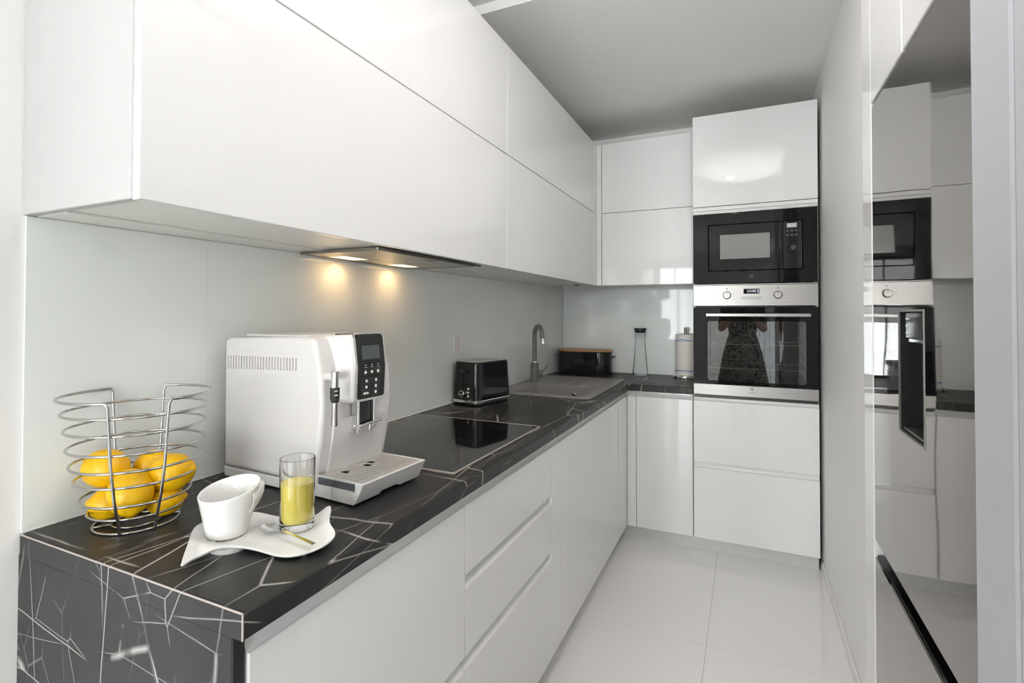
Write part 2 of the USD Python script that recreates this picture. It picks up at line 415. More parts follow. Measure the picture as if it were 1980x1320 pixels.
def structure(name, mesh, m): return single(name, mesh, m, kind='structure')
structure('wall_left', box(-.12, -1.3, 0, 0, 3.62, 2.66, .001), 'wall_paint')  # unseen near end lengthened to block window light on the cabinet side
structure('wall_back', box(-.12, YB, 0, 2.2, YB + .12, 2.66, .001), 'wall_paint')
structure('wall_right', box(XW, 1.497, 0, XW + .12, YB, 2.66, .001), 'wall_paint')
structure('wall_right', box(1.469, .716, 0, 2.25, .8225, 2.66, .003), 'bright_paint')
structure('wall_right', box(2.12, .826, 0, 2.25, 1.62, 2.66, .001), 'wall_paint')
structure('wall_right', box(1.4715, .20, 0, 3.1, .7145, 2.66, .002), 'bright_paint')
structure('wall_right', box(3.0, YW, 0, 3.12, .2, 2.66, .001), 'wall_paint')
structure('wall_left', box(-2.32, YW, 0, -2.2, -1.18, 2.66, .001), 'wall_paint')
structure('wall_left', box(-2.2, -1.3, 0, -.12, -1.18, 2.66, .001), 'wall_paint')
cl = Thing('ceiling', 'white plaster ceiling with a shallow step', None, (0, 0, 2.52), kind='structure')
cl.add('lowered_panel', box(-.1, 1.82, ZC, 2.2, YB + .1, 2.68, .001), 'ceiling_paint')
cl.add('main_panel', box(-2.3, YW - .1, 2.56, 3.1, 1.82, 2.68, .001), 'ceiling_paint')
structure('baseboard_right', box(XW - .008, 1.5, 0, XW, YF + .05, .045, .002), 'wall_paint')

# wall behind the camera with two glazed balcony doors
wf = Thing('wall_front', None, None, (0, YW, 0), kind='structure')
xs = [-2.3] + [v for w in WINDOWS for v in w[:2]] + [3.1]
for a, b in ((xs[0], xs[1]), (xs[2], xs[3]), (xs[4], xs[5])):
    wf.add('pier', box(a, YW - .12, 0, b, YW, 2.66, .001), 'wall_paint')
for a, b, c, d in WINDOWS:
    wf.add('lintel', box(a, YW - .12, d, b, YW, 2.66, .001), 'wall_paint')
    wf.add('sill', box(a, YW - .12, 0, b, YW, c, .001), 'wall_paint')
for k, (a, b, c, d) in enumerate(WINDOWS):
    w = Thing('window_%d' % (k + 1), 'glazed balcony door behind the room', None, (a, YW - 0.060, c), kind='structure')
    w.add('window_frame', merge([box(a, YW - 0.090, c, a + .06, YW - 0.030, d), box(b - .06, YW - 0.090, c, b, YW - 0.030, d), box(a + .06, YW - 0.090, d - .06, b - .06, YW - 0.030, d), box(a + .06, YW - 0.090, c, b - .06, YW - 0.030, c + .06)]), 'frame_dark')
    n = 5
    for i in range(1, n):
        x = a + (b - a) * i / n
        w.add('mullion', box(x - .018, YW - 0.085, c + .06, x + .018, YW - 0.035, d - .06), 'frame_dark')
    w.add('pane', box(a + .06, YW - 0.064, c + .06, b - .06, YW - 0.056, d - .06), 'thin_glass')
    # curtain drawn to one side
    for side in (0,):
        x0, x1 = (a - .05, a + .38)
        ys = np.linspace(x0, x1, 90)
        yy = -3.88 + .028 * np.sin((ys - x0) * 2 * PI / .085) + .008 * np.sin((ys - x0) * 2 * PI / .23)
        loop = np.vstack([np.column_stack([ys, yy]), np.column_stack([ys, yy + .0015])[::-1]])
        cu = single('curtain', prism(loop, .03, 2.35), 'curtain_cloth', ['pale pleated curtain drawn beside the glazed door on the left behind the camera', 'pale pleated curtain drawn beside the glazed door on the right behind the camera'][k], 'curtain', smooth=60)

# ceiling downlights near the camera (one is mirrored in the tall cabinet door)
for (x, y), lab in (((1.085, .86), 'round warm recessed downlight in the ceiling above the worktop end'), ((1.085, -.9), 'round warm recessed downlight in the ceiling behind the photographer')):
    t = Thing('ceiling_downlight', lab, 'lamp', (x, y, 2.548))
    t.add('trim_ring', lathe([(.036, .004), (.048, 0), (.054, .004), (.054, .012), (.036, .012), (.036, .004)], 40), 'chrome', own=True)
    t.add('lens', lathe([(0, .005), (.0355, .005), (.0355, .011), (0, .011)], 40), 'lamp_ceiling', own=True)

# glass splashbacks
for a, b, lab in ((.478, .8255, 'pale grey-green glass splashback panel on the left wall behind the lemon basket'),
                  (.8259, 1.9698, 'pale grey-green glass splashback panel on the left wall behind the coffee machine'),
                  (1.9702, 3.492, 'pale grey-green glass splashback panel on the left wall behind the tap')):
    t = Thing('splashback_panel', lab, 'splashback', (0, a, T))
    t.add('glass', box(.0005, a, T + .003, .006, b, 1.4775, .0001), 'splash_glass')
    t.add('sealant', box(.0005, a, T, .008, b, T + .0035, .001), 'silicone')
t = Thing('splashback_panel', 'pale grey-green glass splashback panel on the back wall above the bread bin and carafe', 'splashback', (.008, YB - .006, T))
t.add('glass', box(.0085, YB - .006, T + .003, XO - .002, YB - .0005, 1.4775, .0006), 'splash_glass')
t.add('sealant', box(.0085, YB - .008, T, XO - .002, YB - .0005, T + .0035, .001), 'silicone')

# ================================================================ WALL CABINETS
ZU, ZM, ZT = 1.4785, 1.929, 2.366
def wall_cabinet(y0, y1, label, end=False):
    t = Thing('wall_cabinet', label, 'cabinet', (0, y0, ZU))
    ys = y0 + (.018 if end else .0)
    t.add('body', box(.001, ys, ZU + .009, .331, y1, ZT - .002), 'white_carcass')
    if end: t.add('side_panel', box(.001, y0, ZU, .334, y0 + .018, ZT, .0015), 'dimmed_side_white')
    t.add('bottom_panel', box(.113, ys + .001, ZU + .003, .323, y1 - .001, ZU + .0085, .001), 'white_carcass')
    t.add('light_rail', box(.006, ys + .001, ZU - .0005, .110, y1 - .001, ZU + .0085, .001), 'white_carcass')
    t.add('door', box(.3345, y0 + .0012, ZU - .002, .353, y1 - .0012, ZM - .0013, .0015), 'white_lacquer')
    t.add('door', box(.3345, y0 + .0012, ZM + .0013, .353, y1 - .0012, ZT, .0015), 'white_lacquer')
    return t
wall_cabinet(.474, 1.814, 'long glossy white wall cabinet above the coffee machine and hob', True)
wall_cabinet(1.814, 3.085, 'glossy white wall cabinet on the left wall above the sink')
t = Thing('wall_cabinet', 'small glossy white wall cabinet on the back wall beside the oven tower', 'cabinet', (.385, YB, ZU))
t.add('body', box(.388, 3.162, ZU + .006, XO - .003, YB - .001, ZT - .002), 'white_carcass')
t.add('door', box(.3865, 3.14, ZU - .002, XO - .002, 3.158, ZM - .0013, .0015), 'white_lacquer')
t.add('door', box(.3865, 3.14, ZM + .0013, XO - .002, 3.158, ZT, .0015), 'white_lacquer')
t = Thing('corner_filler', 'narrow white filler strip in the corner between the wall cabinets', 'filler panel', (.34, 3.1, ZU))
t.add('panel', box(.3345, 3.0875, ZU - .002, .353, 3.158, ZT, .0015), 'white_lacquer')
t.add('panel', box(.3532, 3.14, ZU - .002, .3835, 3.158, ZT, .0015), 'white_lacquer')
single('push_latch', merge([cyl((.26, 3.02, ZU + .0035), (.26, 3.02, ZU - .008), .011)]), 'dark_steel', 'tiny dark round fitting under the corner wall cabinet', 'fitting')

# extractor hood flush under the first wall cabinet
t = Thing('extractor_hood', 'flat stainless extractor hood with two lit lamps under the wall cabinet', 'extractor hood', (.03, 1.09, 1.4695))
z0, z1 = 1.4700, 1.4778
hx0, hx1, hy0, hy1 = .022, .312, 1.092, 1.632
t.add('frame', prism(rrect(hx0, hy0, hx1, hy1, .006), z0, z1, .0012, holes=[rrect(hx0 + .014, hy0 + .014, hx1 - .014, hy1 - .014, .004)]), 'hood_steel')
lamps = [(.045, 1.185, .108, 1.292), (.045, 1.463, .108, 1.570)]
t.add('filter_panel', box(.120, hy0 + .018, z0 + .001, .296, hy1 - .018, z1 - .001), 'hood_plate')
t.add('lamp_panel', prism(rect(hx0 + .0145, hy0 + .0145, .116, hy1 - .0145), z0 + .0015, z1 - .001, holes=[rect(*q) for q in lamps]), 'hood_plate')
for q in lamps:
    t.add('lamp', box(q[0] + .001, q[1] + .001, z0 + .003, q[2] - .001, q[3] - .001, z1 - .001), 'lamp_warm')
for y in (1.36, 1.395):
    t.add('button', box(.272, y, z0 - .0005, .286, y + .022, z0 + .002), 'dark_steel')
t.add('lip', box(hx1 + .001, hy0 + .06, z0 + .002, hx1 + .007, hy1 + .03, z1), 'dark_steel')
for y in (1.255, 1.517):                                             # the halogen bulbs behind the two lamp glasses
    L = UsdLux.SphereLight.Define(stage, t.path + '/' + numbered(t.path, 'bulb'))
    L.AddTranslateOp().Set(Gf.Vec3d(.062 - .03, y - 1.09, -.002))
    L.AddRotateYOp().Set(42)
    L.CreateRadiusAttr(.004)
    L.CreateIntensityAttr(BULB)
    sh = UsdLux.ShapingAPI.Apply(L.GetPrim())
    sh.CreateShapingConeAngleAttr(44)
    sh.CreateShapingConeSoftnessAttr(.8)
    L.CreateColorAttr(Gf.Vec3f(1.0, .68, .33))

# ================================================================ BASE CABINETS
XC = .545                                # recessed channel behind the finger grips
ZG = .826                                # top lip of the fronts
def front_l(y0, y1, z0, z1):
    """A lacquered front of the left run."""
    p = [(.560, z0), (DF - .0015, z0), (DF, z0 + .0015), (DF, z1 - .002), (DF - .0015, z1), (.560, z1)]
    return prism(p, y0 + .0012, y1 - .0012, .0012, plane='xz')
def cove(zb, zt, dep=.016, n=9):
    """The hollowed finger grip that runs back and up from the lip of a front: (depth behind the face, height)."""
    arc = [(.0022 + dep * math.sin(a), zb + .0004 + (zt - zb - .0006) * (1 - math.cos(a))) for a in np.linspace(.12, PI / 2, n)]
    return arc + [(dep + .008, zt), (dep + .008, zb + .0003), (.0022, zb + .0002)]
def cove_l(y0, y1, zb, zt, dep=.010):
    return prism([(DF - d, z) for d, z in cove(zb, zt, dep)], y0 + .0008, y1 - .0008, plane='xz')
def base_left(name, label, y0, y1, fronts, cat='cabinet'):
    t = Thing(name, label, cat, (0, y0, 0))
    t.add('body', box(.03, y0 + .001, .082, .555, y1 - .001, T - .0375 if name != 'sink_cabinet' else .68), 'white_carcass')
    part = 'drawer' if len(fronts) > 1 else 'door'
    for z0, z1 in fronts:
        d = t.add(part, front_l(y0, y1, z0, z1), 'white_lacquer')
        t.add('grip', cove_l(y0, y1, z1, z1 + .0295 if z1 < ZG else T - .0375, .016 if z1 < ZG else .010), 'white_lacquer', parent=d)
    return t
base_left('drawer_unit', 'wide glossy white base unit nearest the camera, beside the stone end panel', .4965, 1.097, [(.08, .428), (.458, ZG)])
base_left('drawer_unit', 'glossy white unit of three drawers below the front of the hob', 1.097, 1.708, [(.08, .428), (.458, .625), (.655, ZG)])
base_left('pull_out_unit', 'narrow glossy white pull-out unit between the drawers and the sink cabinet', 1.708, 1.858, [(.08, ZG)])
base_left('sink_cabinet', 'glossy white sink cabinet door below the dark composite sink', 1.858, 2.75, [(.08, ZG)])
t = Thing('corner_filler', 'white filler panels in the inside corner of the base units', 'filler panel', (.56, 2.75, .08))
t.add('panel', front_l(2.75, YF + .02, .08, ZG), 'white_lacquer')
t.add('grip', cove_l(2.75, YF + .05, ZG, T - .0375), 'white_lacquer')
def front_b(x0, x1, z0, z1):
    y = YF
    p = [(y + .02, z0), (y + .0015, z0), (y, z0 + .0015), (y, z1 - .002), (y + .0015, z1), (y + .02, z1)]
    return prism(p, x0 + .0012, x1 - .0012, .0012, plane='yz')
def cove_b(x0, x1, zb, zt):
    return prism([(YF + d, z) for d, z in cove(zb, zt)], x0 + .0008, x1 - .0008, plane='yz')
t.add('panel', front_b(DF + .0005, .632, .08, ZG), 'white_lacquer')
t.add('grip', cove_b(.559, .632, ZG, T - .0375), 'white_lacquer')
t = Thing('base_cabinet', 'glossy white base cabinet door on the back wall beside the oven tower', 'cabinet', (.632, YF, 0))
t.add('body', box(.634, 3.015, .082, XO - .002, YB - .01, T - .0375), 'white_carcass')
d = t.add('door', front_b(.632, XO - .0015, .08, ZG), 'white_lacquer')
t.add('grip', cove_b(.632, XO - .0015, ZG, T - .0375), 'white_lacquer', parent=d)

single('kickboard', box(.522, .496, .0, .536, 3.0155, .078), 'plinth_metal', 'grey metal kickboard under the left run of base units', 'kickboard')
single('kickboard', box(.5365, 3.016, .0, 1.541, 3.03, .078), 'plinth_metal', 'grey metal kickboard under the oven tower and back base unit', 'kickboard')

# tall oven tower
X1 = XO + .6
t = Thing('oven_tower', 'tall glossy white cabinet housing the oven and microwave', 'cabinet', (XO, YF, 0))
t.add('side_panel', box(XO, YF + .022, .08, XO + .016, YB - .01, 2.385), 'white_carcass')
t.add('side_panel', box(X1 - .016, YF + .022, .08, X1, YB - .01, 2.385), 'white_carcass')
t.add('back_panel', box(XO + .016, YB - .03, .08, X1 - .016, YB - .012, 2.385), 'white_carcass')
for z in (.084, .842, 1.44, 1.856, 2.369):
    t.add('shelf', box(XO + .016, YF + .045, z, X1 - .016, YB - .03, z + .016), 'white_carcass')
for z0, z1 in ((.08, .462), (.492, ZG)):
    d = t.add('drawer', front_b(XO, X1, z0, z1), 'white_lacquer')
    t.add('grip', cove_b(XO, X1, z1, z1 + .029), 'white_lacquer', parent=d)
t.add('rail', box(XO + .001, YF + .008, 1.8485, X1 - .001, YF + .024, 1.862), 'white_lacquer')
t.add('rail', box(XO + .001, YF + .004, 1.8625, X1 - .001, YF + .024, 1.883), 'white_lacquer')
t.add('door', box(XO + .001, YF, 1.8855, X1 - .001, YF + .02, 2.387, .0015), 'white_lacquer')

# ================================================================ WORKTOP
wt = Thing('worktop', 'L-shaped black marble-look worktop with white veins', 'worktop', (0, .476, T - .037))
hole = rrect(.125, 2.362, .498, 2.69, .03, 6)
hhole = rrect(.06, 1.13, .52, 1.65, .01, 3)
wt.add('slab', prism([(.0065, .4775), (.595, .4775), (.595, 2.946), (XO - .001, 2.946), (XO - .001, YB - .0065), (.0065, YB - .0065)], T - .037, T, .003, holes=[hole, hhole], r0=.001), 'black_marble', smooth=30)
wt.add('end_band', box(.0062, .4755, T - .037, .5945, .4774, T - .0006, .0004), 'black_marble_lit')
wt.add('edge_trim', merge([box(.0062, .4752, T - .0019, .5948, .4775, T + .0002, .0003), box(.5931, .4752, T - .037, .5951, .4775, T + .0002, .0003)]), 'edge_strip')
t = Thing('end_panel', 'tall black marble-look end panel closing the left base run', 'panel', (0, .476, 0))
t.add('slab', box(.001, .476, 0, .573, .4945, T - .0372, .001), 'black_marble_lit')
t.add('edge_trim', box(.573, .4765, 0, .5755, .4945, T - .0372, .0006), 'black_plastic')

# hob
t = Thing('induction_hob', 'black glass hob with thin steel frame in the worktop', 'hob', (.03, 1.1, T))
t.add('glass', prism(rrect(.036, 1.104, .541, 1.682, .004), T + .0008, T + .0048, .0008), 'hob_glass')
t.add('frame', prism(rrect(.0315, 1.0995, .5455, 1.6865, .004), T, T + .0054, .001, holes=[rrect(.0365, 1.1045, .5405, 1.6815, .003)]), 'hob_frame')

# sink and tap
t = Thing('kitchen_sink', 'taupe composite sink with ribbed drainer set in the worktop', 'sink', (.03, 2.32, T))
t.add('rim', prism(rrect(.033, 2.318, .541, 3.105, .02), T, T + .007, .003, holes=[rrect(.132, 2.37, .49, 2.682, .03, 6)], r0=.001), 'sink_granite', smooth=50)
def bowl(x0, y0, x1, y1, ztop, zbot, r):
    a = np.array(rrect(x0, y0, x1, y1, r, 6)); n = len(a)
    prof = [(0., ztop), (.004, zbot + .05), (.012, zbot + .02), (.03, zbot)]
    inn = [np.column_stack([offset(a, d), np.full(n, z)]) for d, z in prof]
    out = [np.column_stack([offset(a, d - .005), np.full(n, z - (.005 if k else 0))]) for k, (d, z) in enumerate(prof)]
    V = np.vstack(inn + out); F = []
    K = len(prof)
    for j in range(K - 1):
        for i in range(n):
            i2 = (i + 1) % n
            p, q = j * n + i, j * n + i2
            F += [(p, p + n, q + n), (p, q + n, q)]
            p, q = (K + j) * n + i, (K + j) * n + i2
            F += [(p, q, q + n), (p, q + n, p + n)]
    for i in range(n):
        i2 = (i + 1) % n
        F += [(i, i2, K * n + i2), (i, K * n + i2, K * n + i)]
    for j, fl_ in ((K - 1, False), (2 * K - 1, True)):
        c = len(V); V = np.vstack([V, V[j * n:(j + 1) * n].mean(0)])
        for i in range(n):
            q = (j * n + i, j * n + (i + 1) % n, c)
            F.append(q[::-1] if fl_ else q)
    return tm(V, F)
t.add('bowl', bowl(.132, 2.37, .49, 2.682, T + .003, T - .17, .03), 'sink_granite', smooth=50)
for i, x in enumerate((.235, .305, .362, .415, .462)):
    t.add('drainer_rib', hull_spheres([(x - .03, 2.99 + .01 * i, T + .0068), (x + .012, 2.715, T + .0068)], .0042, 10), 'sink_granite')
t.add('waste', lathe([(0, .003), (.02, .003), (.036, .004), (.042, .001), (.042, 0)], 32, (.31, 2.53, T - .169)), 'chrome')
ov = lathe([(.012, 0), (.0165, 0), (.0165, .004), (.012, .005), (.012, 0)], 28)
ov.apply_transform(trimesh.transformations.rotation_matrix(PI / 2, [1, 0, 0])); ov.apply_translation((.352, 2.681, T - .048))
o = t.add('overflow', ov, 'chrome')
oc = lathe([(0, 0), (.0118, 0), (.0118, .002), (0, .002)], 24); oc.apply_transform(trimesh.transformations.rotation_matrix(PI / 2, [1, 0, 0])); oc.apply_translation((.352, 2.681, T - .048))
t.add('cover', oc, 'black_plastic', parent=o)

TB = np.array([.096, 2.735, T + .007])
t = Thing('kitchen_tap', 'dark grey swan-neck mixer tap standing on the sink', 'tap', TB)
t.add('body', lathe([(0, 0), (.026, 0), (.026, .004), (.0235, .006), (.0235, .112), (.022, .114), (0, .114)], 36), 'tap_granite', own=True)
t.add('collar', lathe([(.0135, .114), (.0145, .114), (.0145, .122), (.0135, .122)], 28), 'chrome', own=True)
dirx, diry = math.cos(math.radians(-44)), math.sin(math.radians(-44))
path = [(0, 0, .112), (0, 0, .17), (0, 0, .235)] + [(.052 * (1 - math.cos(a)), 0, .272 + .052 * math.sin(a)) for a in np.linspace(0, PI * .93, 14)]
e = np.array(path[-1]); path += [tuple(e + np.array([.006, 0, -.03]))]
pw = smooth_path([(p[0] * dirx, p[0] * diry, p[2]) for p in path], 50)
t.add('spout', tube(pw, .0128, 16), 'tap_granite', own=True, smooth=60)
e = pw[-1]; d_ = (pw[-1] - pw[-2]) / np.linalg.norm(pw[-1] - pw[-2])
t.add('aerator', cyl(e - d_ * .004, e + d_ * .030, .0134), 'chrome', own=True)
t.add('valve', cyl((.012, .012, .052), (.034, .032, .052), .019, 28, .003), 'tap_granite', own=True)
t.add('lever', hull_spheres([(.036, .034, .060), (.066, .052, .100)], [.0052, .0040], 12), 'tap_granite', own=True)

# socket
t = Thing('wall_socket', 'white square wall socket on the glass splashback above the toaster', 'socket', (.006, 2.016, 1.113))
t.add('frame', prism(rrect(1.974, 1.113, 2.058, 1.203, .005), .0062, .0135, .0015, holes=[rrect(1.987, 1.126, 2.045, 1.190, .002)], plane='yz'), 'socket_white')
t.add('inset', prism(rrect(1.9873, 1.1263, 2.0447, 1.1897, .002), .0062, .0115, .0008, plane='yz'), 'socket_inset')

# ================================================================ OVEN AND MICROWAVE
Y = YF
ox0, ox1 = XO + .003, X1 - .002
t = Thing('built_in_oven', 'built-in stainless and black glass oven in the tower, under the microwave', 'oven', (ox0, Y, .862))
cp = t.add('control_panel', box(ox0, Y - .004, 1.343, ox1, Y + .02, 1.4545, .0015), 'stainless')
t.add('top_trim', box(ox0 + .012, Y + .004, 1.4555, ox1 - .002, Y + .02, 1.4605, .0008), 'stainless')
t.add('grille', box(ox0 + .01, Y + .01, 1.3365, ox1 - .01, Y + .02, 1.342), 'black_plastic')
win = rrect(1.018, .940, 1.487, 1.262, .012, 4)
dr = t.add('door_frame', prism(rrect(ox0, .9225, ox1, 1.3355, .002), Y - .004, Y + .016, .0012, holes=[win], plane='xz'), 'black_glass')
t.add('pane', prism(offset(np.array(win), .0004), Y + .000, Y + .003, plane='xz'), 'oven_glass')
t.add('door_foot', box(ox0, Y - .004, .862, ox1, Y + .02, .9210, .0015), 'stainless')
t.add('gap', box(ox0 + .002, Y + .010, .8450, ox1 - .002, Y + .02, .8610), 'black_plastic')
hb = t.add('handle', prism(rrect(1.012, 1.286, 1.504, 1.303, .003), Y - .050, Y - .040, .002, plane='xz'), 'stainless')
for x in (1.05, 1.466):
    t.add('handle_post', cyl((x, Y - .0405, 1.2945), (x, Y - .0035, 1.2945), .006), 'dark_steel', parent=hb)
for kx in (1.1165, 1.3595):
    k = lathe([(0, .022), (.0165, .022), (.019, .0195), (.0195, .004), (.021, 0), (0, 0)], 36)
    k.apply_transform(trimesh.transformations.rotation_matrix(PI / 2, [1, 0, 0])); k.apply_translation((kx, Y - .004, 1.400))
    kb = t.add('knob', k, 'stainless')
    t.add('mark', box(kx - .0012, Y - .0266, 1.404, kx + .0012, Y - .0258, 1.417, .0002), 'print_dark', parent=kb)
    t.add('indicator', cyl((kx, Y - .0038, 1.4355), (kx, Y - .0046, 1.4355), .0036), 'print_dark')
    for sx in (-1, 1):
        for q in range(4):
            t.add('symbol', box(kx + sx * .034 - .0025, Y - .0044, 1.378 + q * .0145, kx + sx * .034 + .0025, Y - .0038, 1.382 + q * .0145, .0001), 'dark_steel')
ds = t.add('display', box(1.1985, Y - .0052, 1.4075, 1.2745, Y - .003, 1.4325, .0004), 'black_glass')
t.add('digits', text_on('12:00', .0115, (1.2365, Y - .0052, 1.4215), '-y', .0003, True), 'display_light', parent=ds)
t.add('icon', merge([box(1.2635, Y - .0056, 1.4125 + q * .006, 1.2715, Y - .005, 1.416 + q * .006, .0001) for q in range(3)]), 'display_light', parent=ds)
bb = t.add('button_bar', box(1.1920, Y - .007, 1.3815, 1.2815, Y - .003, 1.3905, .001), 'stainless')
t.add('surround', box(1.1908, Y - .0045, 1.3803, 1.2827, Y - .0038, 1.3917, .0001), 'dark_steel', parent=bb)
lg = t.add('emblem', merge([prism(rect(1.228, .8975, 1.2445, .913), Y - .0046, Y - .0038, holes=[rect(1.2302, .8997, 1.2423, .9108)], plane='xz'),
                            prism([(1.2325, .9052), (1.2400, .9010), (1.2400, .9095)], Y - .0046, Y - .0038, plane='xz')]), 'print_dark')
t.add('lettering', text_on('Electrolux', .0068, (1.2365, Y - .0038, .886), '-y', .0006), 'print_dark')
# cavity with shelves seen through the pane
cx0, cx1, cz0, cz1, cy1 = 1.012, 1.493, .930, 1.272, 3.38
cav = cut(box(cx0 - .008, Y + .02, cz0 - .008, cx1 + .008, cy1 + .008, cz1 + .008, .0005), [box(cx0, Y, cz0, cx1, cy1, cz1, .0005)])
t.add('cavity', cav, 'oven_enamel')
for z, m in ((1.135, 'rack_steel'), (1.005, 'rack_steel')):
    ms = [cyl((cx0 + .012, Y + .05, z), (cx1 - .012, Y + .05, z), .0032, 8), cyl((cx0 + .012, cy1 - .03, z + .002), (cx1 - .012, cy1 - .03, z + .002), .0030, 8)]
    ms += [cyl((cx0 + .012 + q * .0352, Y + .05, z), (cx0 + .012 + q * .0352, cy1 - .03, z), .0013, 6) for q in range(14)]
    t.add('wire_shelf', merge(ms), m)
for x, sx in ((cx0 + .006, 1), (cx1 - .006, -1)):
    ms = [cyl((x, yy, cz0 + .02), (x, yy, cz1 - .02), .0028, 8) for yy in (Y + .05, Y + .075, cy1 - .05)]
    for q in range(5):
        z = cz0 + .045 + q * .060
        ms += [cyl((x, Y + .05, z), (x, cy1 - .05, z), .0024, 8), cyl((x, Y + .05, z + .010), (x, cy1 - .05, z + .010), .0024, 8)]
    t.add('side_rail', merge(ms), 'rack_steel')
fc = []
for q in range(4):
    rr_ = .022 + q * .014
    for k in range(3):
        a0 = PI / 2 + k * 2 * PI / 3
        pts = [(1.245 + rr_ * math.cos(a), cy1 - .006, 1.135 + rr_ * math.sin(a)) for a in np.linspace(a0 - .55, a0 + .55, 10)]
        fc.append(tube(pts, .0032, 6))
t.add('fan_guard', merge([cyl((1.245, cy1 - .001, 1.135), (1.245, cy1 - .004, 1.135), .085, 40)]), 'oven_enamel')
t.add('fan_slot', merge(fc), 'rack_steel')

t = Thing('built_in_microwave', 'built-in black glass microwave in the tower, above the oven', 'microwave', (ox0, Y, 1.463))
dwin = rrect(1.024, 1.530, 1.474, 1.781, .003, 3)
t.add('frame', prism(rrect(ox0, 1.463, ox1 - .003, 1.842, .005), Y - .006, Y + .018, .002, holes=[dwin], plane='xz'), 'black_glass')
t.add('trim', merge([box(ox0, Y - .006, 1.8425, ox1, Y + .018, 1.8475, .0008), box(ox1 - .0025, Y - .006, 1.463, ox1, Y + .018, 1.8425, .0006)]), 'stainless')
wn = rect(1.083, 1.594, 1.325, 1.726)
dd = t.add('door', prism(rrect(1.0265, 1.5325, 1.3830, 1.7785, .003, 3), Y - .0035, Y + .016, .0015, holes=[wn], plane='xz'), 'black_glass')
t.add('pane', prism(offset(np.array(rect(1.083, 1.594, 1.325, 1.726)), .0003), Y - .0028, Y + .004, plane='xz'), 'mesh_window', parent=dd)
cpn = t.add('control_panel', prism(rrect(1.3845, 1.5325, 1.4715, 1.7785, .003, 3), Y - .0045, Y + .016, .0015, plane='xz'), 'black_gloss_plastic')
dsp = t.add('display', box(1.402, Y - .0055, 1.744, 1.4475, Y - .004, 1.7665, .0003), 'display_grey')
t.add('symbol', merge([cyl((1.415, Y - .0054, 1.755), (1.415, Y - .006, 1.755), .005), text_on('0', .010, (1.433, Y - .0055, 1.755), '-y', .0004, True)]), 'print_white', parent=dsp)
for q in range(3):
    for s in range(2):
        t.add('button', box(1.398 + q * .020, Y - .0052, 1.722 - s * .022, 1.412 + q * .020, Y - .004, 1.734 - s * .022, .0004), 'black_plastic')
kn = lathe([(0, .020), (.012, .020), (.0145, .017), (.015, .002), (.017, 0), (0, 0)], 32)
kn.apply_transform(trimesh.transformations.rotation_matrix(PI / 2, [1, 0, 0])); kn.apply_translation((1.430, Y - .0045, 1.640))
t.add('knob', kn, 'black_plastic')
t.add('emblem', merge([prism(rect(1.226, 1.490, 1.246, 1.508), Y - .0066, Y - .0055, holes=[rect(1.2282, 1.4922, 1.2438, 1.5058)], plane='xz'), prism([(1.231, 1.499), (1.241, 1.494), (1.241, 1.504)], Y - .0066, Y - .0055, plane='xz')]), 'print_faint')

# ================================================================ FRIDGE AND HOUSING
XF = 1.4735
t = Thing('refrigerator', 'dark mirror-finish refrigerator with a black water dispenser', 'refrigerator', (XF, .83, 0))
dh = [(1.182, 1.304), (1.182, 1.082), (1.037, 1.082), (1.037, 1.304)]
fd = t.add('upper_door', prism(rect(.832, .789, 1.398, 1.775), XF, XF + .055, .0025, holes=[dh], plane='yz'), 'fridge_mirror', smooth=20)
ld = t.add('lower_door', prism(rect(.832, .085, 1.398, .752), XF, XF + .055, .0025, plane='yz'), 'fridge_mirror', smooth=20)
t.add('grip_channel', merge([box(XF + .028, .834, .748, XF + .055, 1.397, .792), box(XF + .004, .834, .752, XF + .028, 1.397, .756)]), 'black_gloss_plastic', parent=ld)
t.add('body', box(XF + .057, .836, .02, 2.1, 1.396, 1.77), 'dark_steel')
wd = t.add('dispenser_recess', merge([box(XF + .045, 1.038, 1.083, XF + .054, 1.181, 1.303), box(XF + .001, 1.180, 1.084, XF + .045, 1.1818, 1.3035, .0003), box(XF + .001, 1.0372, 1.084, XF + .045, 1.039, 1.3035, .0003), box(XF + .001, 1.038, 1.0822, XF + .045, 1.181, 1.084, .0003)]), 'black_plastic')
t.add('frame', merge([prism(rect(1.0335, 1.0785, 1.1855, 1.3075), XF - .0012, XF + .002, .0005, holes=[rect(1.0372, 1.0822, 1.1818, 1.3038)], plane='yz')]), 'stainless', parent=wd)
ctl = t.add('control_head', prism(rrect(1.050, XF + .004, 1.172, XF + .05, .018, 6), 1.252, 1.302, .001, plane='xy'), 'black_gloss_plastic', parent=wd) if False else t.add('control_head', prism([(x, y) for y, x in rrect(1.050, XF + .004, 1.172, XF + .050, .018, 6)], 1.256, 1.3025, .001), 'black_gloss_plastic', parent=wd)
t.add('spout_ring', prism([(x, y) for y, x in rrect(1.055, XF + .007, 1.167, XF + .050, .016, 6)], 1.2485, 1.2555, .001), 'chrome', parent=wd)
t.add('symbol', merge([box(XF + .0034, 1.135, 1.263 + q * .013, XF + .0042, 1.155, 1.267 + q * .013, .0001) for q in range(3)]), 'print_white', parent=wd)
t.add('paddle', box(XF + .036, 1.085, 1.16, XF + .0445, 1.125, 1.246), 'black_gloss_plastic', parent=wd)
t.add('drip_tray', box(XF + .004, 1.042, 1.0845, XF + .045, 1.177, 1.0895), 'dark_steel', parent=wd)

